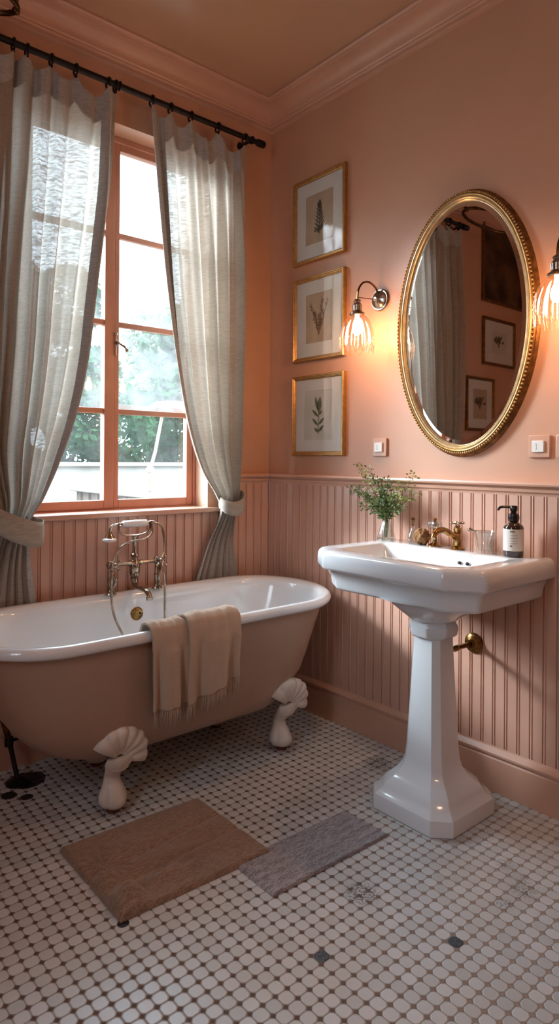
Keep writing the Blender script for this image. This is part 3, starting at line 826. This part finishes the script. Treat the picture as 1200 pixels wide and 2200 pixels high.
bo = deck('perfume_bottle', 'small long-necked glass perfume bottle beside the green sprigs', 'bottle', -.07, -.980)
MB().lathe([(.016, 0), (.020, .004), (.021, .02), (.019, .036), (.012, .048), (.0075, .056), (.0065, .086), (.008, .090)], n=24, cap1=False).build('vessel', 'tumb', bo, autos=None)
MB().lathe([(.005, .070), (.0055, .092), (.008, .094), (.008, .100), (.003, .102)], n=14).build('stopper', 'brass', bo)
spo = MB(); rnd = random.Random(4)
def blob(u, v):
    a = 2*PI*u; b_ = -PI/2+PI*v; n_ = 1+.10*math.sin(5*a+2)*math.cos(3*b_)+.08*math.sin(9*a)*math.sin(7*b_)+.05*math.sin(17*a+1)*math.cos(13*b_)
    return Vector((.030*n_*math.cos(a)*math.cos(b_), .033*n_*math.sin(a)*math.cos(b_), .030+.030*n_*math.sin(b_)))
s_ = spo.grid(blob, 48, 28).build('natural_sponge', 'sponge', None, autos=None)
s_.location = (-.075, -1.026, .872); tag(s_, 'round brown natural sponge beside the perfume bottle', 'sponge')
tu = deck('glass_tumbler', 'small cut glass tumbler between the basin tap and the soap bottle', 'tumbler', -.085, -1.310)
v = MB().lathe([(.026, 0), (.0275, .004), (.029, .012), (.0385, .072), (.0395, .076)], n=72, rip=.025, ripn=18, cap1=False)
v.lathe([(.023, .008), (.035, .072), (.038, .0765)], n=40, cap1=False)
v.build('vessel', 'tumb', tu, autos=None)
MB().tube([(.038*math.cos(a), .038*math.sin(a), .076) for a in [2*PI*k/40 for k in range(40)]], .0020, 8, closed=True).build('rim', 'tumb', tu)
nk = MB(); nk.tube([(-.012, .024, .074), (-.016, .046, .079)], .003); nk.sphere((-.017, .050, .080), .009, 14, 9, (1, 1, .8)); nk.build('ring_clip', 'nickel', tu)
so = deck('soap_dispenser', 'dark brown pump soap bottle with cream paper label on the washbasin', 'soap dispenser', -.085, -1.420)
MB().lathe([(.030, 0), (.0335, .003), (.0335, .100), (.031, .107), (.022, .115), (.014, .119), (.013, .123)], n=36).build('bottle', 'amber', so, autos=None)
lb = MB(); 
def lab(u, v): a = PI*.62+PI*1.45*u; return Vector((.0341*math.cos(a), .0341*math.sin(a), .022+.074*v))
lb.grid(lab, 40, 2).build('label', 'label', so, autos=None)
mk = MB()
for (uu, z0, w_, h_) in ((.30, .086, .10, .005), (.30, .036, .05, .006)):
    def mkf(u, v): a = PI*.62+PI*1.45*(uu+w_*u); return Vector((.0345*math.cos(a), .0345*math.sin(a), z0+h_*v))
    mk.grid(mkf, 8, 1)
for k in range(4):
    def mkf(u, v): a = PI*.62+PI*1.45*(.30+.16*u); return Vector((.0345*math.cos(a), .0345*math.sin(a), .074-.009*k+.0012*v))
    mk.grid(mkf, 8, 1)
mk.build('label_print', 'mark', so, autos=None)
p = MB(); p.lathe([(.013, .119), (.018, .124), (.0195, .134), (.0175, .146), (.010, .149), (.010, .156), (.0125, .158), (.0125, .172), (.010, .175)], n=20)
p.tube(spline([(0, 0, .169), (-.02, .022, .170), (-.030, .034, .168), (-.034, .040, .158)], 5), [.0045]*15+[.003], 8)
p.build('pump', 'blackp', so, autos=.8)
for o in (so,): pass

# ------------------------------------------------------------------ wall pipe behind the pedestal
vp = thing('water_supply_pipe', 'aged brass pipe with round rosette running from the panelling to the pedestal', 'pipe', (-.013, -1.222, .520))
MB().lathe([(.038, 0), (.038, .004), (.034, .007), (.033, .010), (.026, .013), (.025, .017), (.016, .020), (.014, .030)], axis='-x', n=30).build('rosette', 'brass', vp)
MB().lathe([(.009, .02), (.009, .10), (.011, .104), (.011, .125), (.009, .130), (.009, .185)], axis='-x', n=18).build('pipe', 'brass', vp)

# waste pipe at the left end of the bath
wp = thing('bath_waste_pipe', 'brass waste pipe with black floor flange under the left end of the bath', 'pipe', (-1.34, -.12, 0))
MB().tube(spline([(-.065, .02, .47), (-.040, .02, .37), (-.020, .02, .25), (.006, .02, .15)], 8), .011, 12).build('pipe', 'dbrass', wp)
MB().lathe([(.016, .125), (.016, .155)], (.007, .02, 0), n=16).tube([(.007, .02, .15), (.018, .0, .07), (.025, -.03, .004)], .009, 12).tube([(.007, .02, .14), (.06, .02, .145)], .006, 8).build('elbow', 'iron', wp)
MB().lathe([(.045, 0), (.045, .006), (.030, .012), (.014, .02)], (.025, -.03, 0), n=24).build('floor_flange', 'iron', wp)

# ------------------------------------------------------------------ rugs
def rug(name, label, x0, x1, y0, y1, th, mat, fn, skew=(0, 0)):
    cx, cy = (x0+x1)/2, (y0+y1)/2
    N = 110
    rnd = random.Random(3)
    mb = MB()
    def top(u, v):
        x = x0+(x1-x0)*u+skew[0]*(1-v); y = y1+(y0-y1)*v+skew[1]*u
        e = min(u, 1-u, v, 1-v); z = th*min(1, (e/.02))**.5 if e < .02 else th
        z = max(z, .001)+fn(u, v)*(1 if e > .0 else 1)
        return Vector((x-cx, y-cy, z))
    mb.grid(top, N, N)
    def sk(k):
        def f(u, v):
            a = [(u, 0), (u, 1), (0, u), (1, u)][k]; p = top(*a); return Vector((p.x, p.y, p.z*(1-v)+.0005*v))
        return f
    for k in range(4): mb.grid(sk(k), N, 1)
    o = mb.build(name, mat, None, autos=None); o.location = (cx, cy, 0); tag(o, label, 'rug'); return o
def g2(u, v, cu, cv, su, sv): return math.exp(-((u-cu)/su)**2-((v-cv)/sv)**2)
def f1(u, v):
    z = .046*g2(u, v, .10, .87, .085, .085)+.018*g2(u, v, .09, .60, .06, .14)+.012*g2(u, v, .34, .80, .18, .06)-.012*g2(u, v, .20, .80, .03, .10)
    z += .0035*math.sin(v*22+2*math.sin(u*5))*(1-u*.6)*max(0, 1-abs(v-.6)*2)
    rr = math.hypot((u-.12)*1.2, v-.45)
    z += .0040*math.sin(math.atan2(v-.45, u-.12)*16)*math.exp(-(rr/.16)**2)*min(1, rr/.03)
    z += .0045*math.sin((u*.9+v*.6)*38+3*math.sin(v*9))*g2(u, v, .42, .80, .22, .12)
    z -= .008*math.exp(-((v-.32-.20*(1-u))/.025)**2)*(u < .98)
    z -= .006*math.exp(-((v-.60-.12*(1-u))/.02)**2)*(u > .1)
    return max(z, -.008)
rug('bath_mat', 'thick brown bath mat with a rumpled corner in front of the bath', -1.366, -.876, -1.062, -.660, .017, 'rug1', f1, (0, -.020))
def f2(u, v): return .0012*math.sin(v*34+.6*math.sin(u*9))
rug('woven_mat', 'thin grey woven mat partly under the brown bath mat, toward the washbasin', -1.000, -.530, -1.238, -1.05, .0085, 'rug2', f2, (0, -.012))

# ------------------------------------------------------------------ pictures (local: x right, z up, facing -y)
def frame_mb(w, h, fw, fd, prof):
    """mitred frame; prof: (inward 0..fw, outward)"""
    mb = MB(); rings = []
    cs = [(-1, -1), (1, -1), (1, 1), (-1, 1)]
    v = []
    for (i, o) in prof:
        for (sx, sz) in cs: v.append(Vector((sx*(w/2-i), -o, sz*(h/2-i))))
    f = []
    for a in range(len(prof)-1):
        for j in range(4):
            k = (j+1) % 4; f.append((a*4+j, a*4+k, a*4+4+k, a*4+4+j))
    return mb.add(v, f)
PF = [(0, 0), (0, .020), (.003, .024), (.007, .024), (.009, .020), (.013, .020), (.015, .016), (.018, .015), (.021, .010), (.021, .006)]
def leafpoly(mb, p, d, L, W, y=-.0002):
    d = Vector(d).normalized(); s = Vector((-d[1], d[0]))
    p = Vector(p); P = []
    for t, w in ((0, 0), (.2, .6), (.45, 1), (.7, .8), (.9, .35), (1, 0)): P.append((p+d*L*t+s*W*w))
    for t, w in ((.9, .35), (.7, .8), (.45, 1), (.2, .6)): P.append((p+d*L*t-s*W*w))
    mb.add([(q.x, y, q.y) for q in P], [tuple(range(len(P)))])
def line(mb, pts, r): mb.tube([(p[0], 0, p[1]) for p in pts], r, 4)
def plant1(mb, s):
    line(mb, [(0, -.9*s), (.02*s, 0), (.0, .6*s)], .02*s); rnd = random.Random(5)
    for k in range(7):
        z = -.75*s+k*.20*s; 
        for sd in (-1, 1): leafpoly(mb, (.01*s, z), (sd*(.9-.05*k), .65+.08*k), (.55-.03*k)*s, .062*s)
    leafpoly(mb, (0, .55*s), (.1, 1), .45*s, .12*s); leafpoly(mb, (0, .5*s), (-.35, 1), .4*s, .09*s)
    for k in range(6): leafpoly(mb, (rnd.uniform(-.45, .4)*s, rnd.uniform(-.85, -.6)*s), (rnd.uniform(-1, 1), .5), .3*s, .09*s)
def plant2(mb, s):
    rnd = random.Random(8)
    for (tx, tz) in ((-.62, .75), (-.3, .3), (.25, .85), (.6, .8), (.05, .1)):
        line(mb, [(0, -.9*s), (tx*.5*s, -.1*s), (tx*s, tz*s)], .012*s)
        for k in range(24):
            t = .25+.75*k/24; x = tx*t*s; z = (-.9+(tz+.9)*t)*s
            leafpoly(mb, (x, z), (rnd.uniform(-1, 1), rnd.uniform(.1, 1)), rnd.uniform(.10, .20)*s, .028*s)
def plant3(mb, s):
    line(mb, [(0, -.95*s), (.03*s, -.2*s), (.02*s, .35*s)], .025*s)
    for (z, sd, L) in ((-.9, -1, .42), (-.85, 1, .5), (-.55, -1, .62), (-.5, 1, .55), (-.1, -1, .62), (.0, 1, .35)):
        leafpoly(mb, (.02*s, z*s), (sd*1.0, .85), L*s, .085*s)
    leafpoly(mb, (.02*s, .1*s), (.14, 1), .85*s, .17*s); leafpoly(mb, (.02*s, .15*s), (-.32, 1), .85*s, .11*s)
def plant4(mb, s):
    rnd = random.Random(12)
    for k in range(26):
        a = rnd.uniform(.2, PI-.2); r = rnd.uniform(.2, .85)*s
        x, z = r*math.cos(a), r*math.sin(a)-.1*s
        if k % 2: line(mb, [(0, -.5*s), (x*.5, z*.3), (x, z)], .012*s)
        for q in range(5): leafpoly(mb, (x, z), (math.cos(q*1.26), math.sin(q*1.26)), .15*s, .05*s)
def picture(name, label, w, h, pw, ph, plant, ps, pmat, imat, loc, rz, mat='mat', fm='gold', big=False):
    root = thing(name, label, 'picture', loc, rz)
    frame_mb(w, h, .021, .024, PF).build('frame', fm, root, smooth=False)
    MB().box(-w/2+.002, w/2-.002, -.004, -.001, -h/2+.002, h/2-.002).build('backing', 'dgold', root, smooth=False)
    if not big:
        m = frame_mb(w-.036, h-.036, .001, .001, [(0, .009), ((w-.036-pw)/2, .009), ((w-.036-pw)/2+.0015, .0075)])
        # mat with window
        W2, H2 = w/2-.018, h/2-.018; mb = MB()
        mb.box(-W2, -pw/2, -.010, -.0085, -H2, H2); mb.box(pw/2, W2, -.010, -.0085, -H2, H2)
        mb.box(-pw/2, pw/2, -.010, -.0085, -H2, -ph/2); mb.box(-pw/2, pw/2, -.010, -.0085, ph/2, H2)
        mb.build('mat_board', mat, root, smooth=False)
        MB().box(-pw/2-.001, pw/2+.001, -.0085, -.0055, -ph/2-.001, ph/2+.001).build('print', pmat, root, smooth=False)
        mb = MB(); plant(mb, ps); mb.xform(Matrix.Translation((0, -.0092, 0))).build('plant_drawing', imat, root, smooth=False)
        MB().box(-W2, W2, -.0135, -.0125, -H2, H2).build('glass', 'pglass', root, smooth=False)
    else:
        MB().box(-w/2+.018, w/2-.018, -.010, -.005, -h/2+.018, h/2-.018).build('canvas', 'paint_dark', root, smooth=False)
    return root
R = -PI/2
picture('framed_print', 'gold-framed dark leafy drawing on tan paper, topmost on the wall by the corner', .350, .405, .185, .235, plant1, .085, 'paper1', 'ink', (-.0, -.369, 2.348), R)
picture('framed_print', 'gold-framed sepia seaweed-like drawing, between the two other prints by the corner', .347, .402, .180, .235, plant2, .095, 'paper1', 'inksepia', (-.0, -.371, 1.874), R)
picture('framed_print', 'gold-framed single green stem drawing on pale paper, lowest beside the left wall lamp', .350, .385, .195, .235, plant3, .092, 'paper2', 'inkgreen', (-.0, -.371, 1.411), R)
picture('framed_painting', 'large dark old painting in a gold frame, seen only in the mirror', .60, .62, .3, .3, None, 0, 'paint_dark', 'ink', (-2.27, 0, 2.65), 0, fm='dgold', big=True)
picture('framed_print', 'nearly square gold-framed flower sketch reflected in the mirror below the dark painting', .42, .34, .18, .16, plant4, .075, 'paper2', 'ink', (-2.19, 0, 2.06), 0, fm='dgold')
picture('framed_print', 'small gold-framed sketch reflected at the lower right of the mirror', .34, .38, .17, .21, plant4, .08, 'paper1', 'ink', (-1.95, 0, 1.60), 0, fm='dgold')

# ------------------------------------------------------------------ mirror (local facing -y)
mi = thing('oval_mirror', 'tall oval mirror in a gilt frame with a beaded outer edge', 'mirror', (0, -1.158, 1.722), R)
RA, RB = .298, .493
def ell(prof, n=128):
    mb = MB(); rings = []
    for (i, o) in prof:
        rings.append([Vector(((RA-i*.9)*math.cos(2*PI*j/n), -o*.82, (RB-i*.9)*math.sin(2*PI*j/n))) for j in range(n)])
    return mb.loft(rings, True, False, False)
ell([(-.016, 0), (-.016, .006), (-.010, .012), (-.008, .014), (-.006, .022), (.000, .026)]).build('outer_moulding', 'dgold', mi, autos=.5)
ell([(.003, .022), (.005, .032), (.009, .036), (.013, .035), (.016, .031)]).build('frame', 'gold', mi, autos=.7)
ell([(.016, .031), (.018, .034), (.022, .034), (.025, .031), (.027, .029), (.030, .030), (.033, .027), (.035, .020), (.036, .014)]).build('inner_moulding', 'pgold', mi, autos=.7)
bd = MB(); nb = 200
for j in range(nb):
    a = 2*PI*j/nb; bd.sphere(((RA)*math.cos(a), -.0245, (RB)*math.sin(a)), .0052, 7, 5)
bd.build('beading', 'gold', mi, autos=None)
mb = MB(); n = 128
mb.loft([[Vector(((RA-i)*math.cos(2*PI*j/n), -o, (RB-i)*math.sin(2*PI*j/n))) for j in range(n)] for (i, o) in ((.030, .012), (.050, .0150))], True, False, True)
mb.build('mirror_glass', 'mirror', mi, smooth=False)
ell([(.0, .002), (.06, .002)]).build('back_board', 'dgold', mi, smooth=False)

# ------------------------------------------------------------------ wall lamps (local facing -y)
lamp = thing('wall_lamp', 'lit brass swan-neck wall lamp with ribbed glass shade, left of the oval mirror', 'wall lamp', (0, -.745, 1.888), R, 'wall lamps beside the mirror')
MB().lathe([(.046, 0), (.048, .006), (.044, .012), (.038, .012), (.037, .018), (.034, .020), (.020, .028), (.010, .032), (.008, .040)], axis='-y', n=36).build('back_plate', 'nickel', lamp)
MB().tube(spline([(0, -.018, .018), (0, -.030, .042), (0, -.055, .058), (0, -.085, .064), (0, -.118, .052), (0, -.142, .020), (0, -.148, -.020)], 8), .0042, 10).build('arm', 'dbrass', lamp)
MB().tube([(0, -.035, -.002), (0, -.148, -.012)], .0018, 8).build('brace', 'dbrass', lamp)
LZ = -.02
MB().lathe([(.009, LZ), (.014, LZ-.004), (.016, LZ-.010), (.013, LZ-.014), (.016, LZ-.020), (.020, LZ-.026), (.019, LZ-.048), (.024, LZ-.054), (.031, LZ-.058), (.033, LZ-.064), (.029, LZ-.068)], (0, -.148, 0), n=28).build('socket', 'nickel', lamp)
sh = MB(); shp = [(.028, LZ-.066), (.038, LZ-.074), (.052, LZ-.092), (.063, LZ-.118), (.069, LZ-.148), (.0705, LZ-.178), (.069, LZ-.200), (.067, LZ-.216)]
rings = []
N = 120
for i, (r, z) in enumerate(shp):
    rings.append([Vector((r*(1+.035*math.cos(14*2*PI*j/N)*min(1, i/2))*math.cos(2*PI*j/N), r*(1+.035*math.cos(14*2*PI*j/N)*min(1, i/2))*math.sin(2*PI*j/N), z-(.012*abs(math.cos(7*2*PI*j/N)) if i == len(shp)-1 else 0))) for j in range(N)])
sh.loft(rings, True, False, False)
# prism drops of moulded glass round the lower edge
for j in range(28):
    a = 2*PI*j/28
    for k, z in enumerate((LZ-.165, LZ-.182, LZ-.198)):
        if (j+k) % 2: continue
        sh.sphere((.0725*math.cos(a), .0725*math.sin(a), z), .006, 6, 5, (.5, .5, 1.3))
sh.xform(Matrix.Translation((0, -.148, 0))).build('shade', 'shade', lamp, autos=None)
MB().lathe([(.001, LZ-.150), (.010, LZ-.147), (.019, LZ-.135), (.021, LZ-.122), (.017, LZ-.105), (.010, LZ-.090), (.009, LZ-.070)], (0, -.148, 0), n=20).build('bulb', 'bulb', lamp, autos=None)
lamp2 = dup(lamp, (0, -1.600, 1.872), R, 'lit brass wall lamp with ribbed glass shade, at the right edge beyond the oval mirror')
for y, z in ((-.745, 1.75), (-1.600, 1.735)):
    L = bpy.data.lights.new('lamp_light', 'POINT'); L.energy = 4.5; L.color = (1, .52, .24); L.shadow_soft_size = .022
    o = bpy.data.objects.new('lamp_light', L); C.objects.link(o); o.location = (-.148, y, z-.025)

# ------------------------------------------------------------------ switches
def switch(label, y, z, s=.078):
    r = thing('wall_switch', label, 'switch', (0, y, z), R)
    MB().box(-s/2, s/2, -.010, 0, -s/2, s/2).build('plate', 'trim', r, bevel=.003)
    MB().box(-.024, .020, -.0165, -.009, -.020, .020).build('rocker', 'plastic', r, bevel=.002)
    m = MB(); m.box(-.0030, -.0018, -.0169, -.0165, -.009, .009); m.box(-.0055, -.0030, -.0169, -.0165, .006, .0075); m.box(-.0058, .0008, -.0169, -.0165, -.010, -.0085)
    m.xform(Matrix.Translation((-.004, 0, 0))).build('mark', 'mark', r, smooth=False)
    return r
switch('pink wall switch with white rocker, below the left wall lamp', -.750, 1.255)
switch('pink wall switch with white rocker, at the lower right of the mirror', -1.470, 1.251)
switch('pink wall switch cut by the right edge of the picture', -1.568, 1.251)

# hanging shower rail glimpsed at the top left corner
sr = thing('shower_curtain_rail', 'dark brass shower curtain rail hanging at the upper left corner of the ceiling', 'curtain rail', (-1.34, -.36, 2.695))
m = MB(); m.tube([(-.36+.32*math.cos(a), .09+.11*math.sin(a)*-1, .065) for a in [2*PI*k/40 for k in range(40)]], .010, 10, closed=True)
m.build('rail', 'dbrass', sr)
m = MB(); m.tube([(.012, .21, .262), (-.030, .13, .11), (-.042, .09, .068)], .008, 10); m.sphere((-.042, .09, .062), .014)
m.build('hanger', 'dbrass', sr)
m = MB(); m.box(-.012, .050, .235, .262, .246, .268); m.build('ceiling_bracket', 'iron', sr, bevel=.003)

# unseen glowing globe added behind the viewer for warm fill light
pd = thing('added_fill_globe', 'added fill light, a glowing globe hung from the ceiling behind the viewer', 'fill light', (-1.7, -3.35, H))
MB().lathe([(.05, 0), (.05, -.01), (.02, -.03), (.004, -.035)], n=24).tube([(0, 0, -.03), (0, 0, -.36)], .004).build('cord', 'dbrass', pd)
MB().sphere((0, 0, -.46), .10, 24, 14).build('globe', 'fillglow', pd, autos=None)

# ------------------------------------------------------------------ garden outside
g = MB().box(-9, 9, T+.02, 22, -.35, -.30).build('lawn', 'grass', smooth=False); tag(g, 'green lawn outside the window', 'lawn', kind='structure')
gw = thing('garden_wall', 'white rendered garden wall with a pale coping across the view through the window', 'wall', (0, 3.2, -.3))
MB().box(-1.9, 6, 0, .20, 0, 1.42).build('wall_body', 'render', gw, smooth=False)
MB().box(-1.95, 6, -.05, .25, 1.42, 1.46).build('coping', 'render', gw, bevel=.01)
sb = thing('garden_shed', 'low weathered boarded shed with a white edged roof outside the window', 'shed', (.10, 1.25, -.3))
MB().box(.05, 1.9, .05, 1.5, 0, 1.22).build('boarding', 'board', sb, smooth=False)
MB().box(0, 1.95, 0, 1.55, 1.22, 1.34).build('roof_edge', 'render', sb, bevel=.01)
for k in range(9): MB().box(.03, .05, .10+.16*k, .115+.16*k, 0, 1.22).build('batten', 'board', sb)
ls = thing('garden_bench_ledge', 'white garden ledge in front of the hedge at the left pane', 'ledge', (-1.35, 2.4, -.3))
MB().box(-.55, .62, 0, .4, 1.27, 1.33).build('top', 'render', ls, bevel=.01); 
for x in (-.5, .45): MB().box(x, x+.1, .05, .35, 0, 1.27).build('leg', 'board', ls, smooth=False)
ol = thing('garden_lamp', 'white jointed outdoor lamp with a flat head seen through the right pane', 'lamp', (-.16, .95, -.3))
MB().tube([(0, 0, 0), (.0, 0, 1.32)], .014, 10).build('post', 'render', ol)
j = MB(); j.lathe([(.020, 1.30), (.026, 1.32), (.024, 1.36), (.030, 1.37), (.030, 1.40), (.020, 1.41)], n=14); j.sphere((0, 0, 1.43), .026); j.build('joint', 'render', ol)
MB().tube([(0, 0, 1.43), (.035, 0, 1.54), (.085, 0, 1.78)], .010, 10).build('arm', 'render', ol)
MB().lathe([(.03, 1.86), (.12, 1.85), (.16, 1.81), (.155, 1.785), (.02, 1.78)], (.16, 0, 0), n=24).build('head', 'render', ol)

def tree(label, x, y, h, rx, rz, n, mat, seed, z0=-.3, lz=.125):
    rnd = random.Random(seed)
    root = thing('tree', label, 'tree', (x, y, z0), 0, 'trees and shrubs beyond the garden wall')
    t_ = MB().tube([(0, 0, 0), (.05, .03, h*.35), (-.03, 0, h*.7)], [.10, .075, .03], 10)
    for k in range(5):
        a = k*1.3; t_.tube([(0, 0, h*(.25+.08*k)), (rx*.5*math.cos(a), rx*.5*math.sin(a), h*(.45+.1*k))], [.035, .012], 6)
    t_.build('trunk', 'bark', root)
    cl = [(rnd.uniform(-.7, .7)*rx, rnd.uniform(-.6, .6)*rx, h*.5+rnd.uniform(-.85, .8)*rz, rnd.uniform(.3, .5)*rx) for _ in range(16)]
    v = []; f = []
    for i in range(n):
        c = cl[i % len(cl)]
        d = Vector((rnd.gauss(0, 1), rnd.gauss(0, 1), rnd.gauss(0, 1))).normalized()
        p = Vector(c[:3])+d*c[3]*(rnd.uniform(.55, 1)**.5)
        if p.z < .05: p.z = rnd.uniform(.05, .3)
        a = Vector((rnd.gauss(0, 1), rnd.gauss(0, 1), rnd.gauss(0, 1))).normalized(); b = a.orthogonal().normalized()
        L = lz*rnd.uniform(.6, 1.2); b2 = len(v)
        v += [p-a*L*.5, p+b*L*.28, p+a*L*.5, p-b*L*.28]; f.append((b2, b2+1, b2+2, b2+3))
    rawobj('foliage', v, f, mat, root, False)
tree('dense green shrub behind the garden wall, seen in the right panes', 1.0, 5.6, 4.3, 1.25, 2.1, 22000, 'tree', 1)
tree('green shrub behind the white ledge, seen in the left panes', -1.6, 5.5, 4.0, 1.25, 2.0, 20000, 'tree', 2)
tree('tall pale tree far behind the shrubs at the right', 6.2, 11.5, 5.0, 2.0, 2.1, 12000, 'tree2', 3, lz=.2)
tree('tall pale tree far behind the shrubs in the middle', 1.2, 11.5, 5.0, 2.0, 2.2, 14000, 'tree2', 4, lz=.2)
tree('pale tree far behind the shrubs at the left', -3.8, 11, 4.8, 2.0, 2.0, 10000, 'tree2', 5, lz=.2)
tree('green shrub beyond the low shed roof', 3.8, 5.8, 4.4, 1.2, 2.1, 18000, 'tree', 6)

# ------------------------------------------------------------------ daylight
wd = bpy.data.worlds.new('overcast_sky'); S.world = wd; wd.use_nodes = True
nt = wd.node_tree; nt.nodes.clear()
bg = nt.nodes.new('ShaderNodeBackground'); wo = nt.nodes.new('ShaderNodeOutputWorld')
tc = nt.nodes.new('ShaderNodeTexCoord'); sx = nt.nodes.new('ShaderNodeSeparateXYZ'); mr_ = nt.nodes.new('ShaderNodeMapRange')
nt.links.new(tc.outputs['Generated'], sx.inputs[0]); nt.links.new(sx.outputs[2], mr_.inputs[0])
mr_.inputs[1].default_value = -.05; mr_.inputs[2].default_value = .9; mr_.inputs[3].default_value = .8; mr_.inputs[4].default_value = 1.5
mm = nt.nodes.new('ShaderNodeMath'); mm.operation = 'MULTIPLY'; nt.links.new(mr_.outputs[0], mm.inputs[0]); mm.inputs[1].default_value = 7.5
bg.inputs[0].default_value = (.68, .85, 1.0, 1); nt.links.new(mm.outputs[0], bg.inputs[1]); nt.links.new(bg.outputs[0], wo.inputs[0])
pl = bpy.data.lights.new('window_portal', 'AREA'); pl.shape = 'RECTANGLE'; pl.size = OX1-OX0; pl.size_y = OZ1-OZ0; pl.cycles.is_portal = True
po = bpy.data.objects.new('window_portal', pl); C.objects.link(po); po.location = ((OX0+OX1)/2, .19, (OZ0+OZ1)/2); po.rotation_euler = (PI/2, 0, PI)
po.rotation_euler = (-PI/2, 0, 0)
pl2 = bpy.data.lights.new('fill_window_portal', 'AREA'); pl2.shape = 'RECTANGLE'; pl2.size = W2[3]-W2[2]; pl2.size_y = W2[1]-W2[0]; pl2.cycles.is_portal = True  # sampling portal for the added fill opening
po2 = bpy.data.objects.new('fill_window_portal', pl2); C.objects.link(po2); po2.location = (XL-.19, (W2[0]+W2[1])/2, (W2[2]+W2[3])/2); po2.rotation_euler = (0, -PI/2, 0)

sl = bpy.data.lights.new('hazy_sun', 'SUN'); sl.energy = 9.5; sl.angle = math.radians(22); sl.color = (.84, .92, 1)
so_ = bpy.data.objects.new('hazy_sun', sl); C.objects.link(so_); so_.location = (-4, 5, 5)
so_.rotation_euler = Vector((.55, -.75, -.42)).to_track_quat('-Z', 'Y').to_euler()

# ------------------------------------------------------------------ camera
cd = bpy.data.cameras.new('camera'); cam = bpy.data.objects.new('camera', cd); C.objects.link(cam)
cam.location = (-2.155, -2.604, 1.2)
yaw = math.radians(40.5); roll = math.radians(.4)
fw = Vector((math.sin(yaw), math.cos(yaw), 0)); rt = Vector((math.cos(yaw), -math.sin(yaw), 0)); up = Vector((0, 0, 1))
r2 = rt*math.cos(roll)+up*math.sin(roll); u2 = up*math.cos(roll)-rt*math.sin(roll)
mat = Matrix((r2, u2, -fw)).transposed().to_4x4(); mat.translation = cam.location
cam.matrix_world = mat
cd.sensor_fit = 'VERTICAL'; cd.sensor_height = 36; cd.lens = 1404*36/2200
cd.shift_y = (987-1100)/2200*1.0; cd.shift_x = 0
cd.clip_start = .02
S.camera = cam
S.view_settings.view_transform = 'Standard'; S.view_settings.look = 'None'; S.view_settings.gamma = 1
S.view_settings.use_curve_mapping = False
S.view_settings.exposure = 1.05
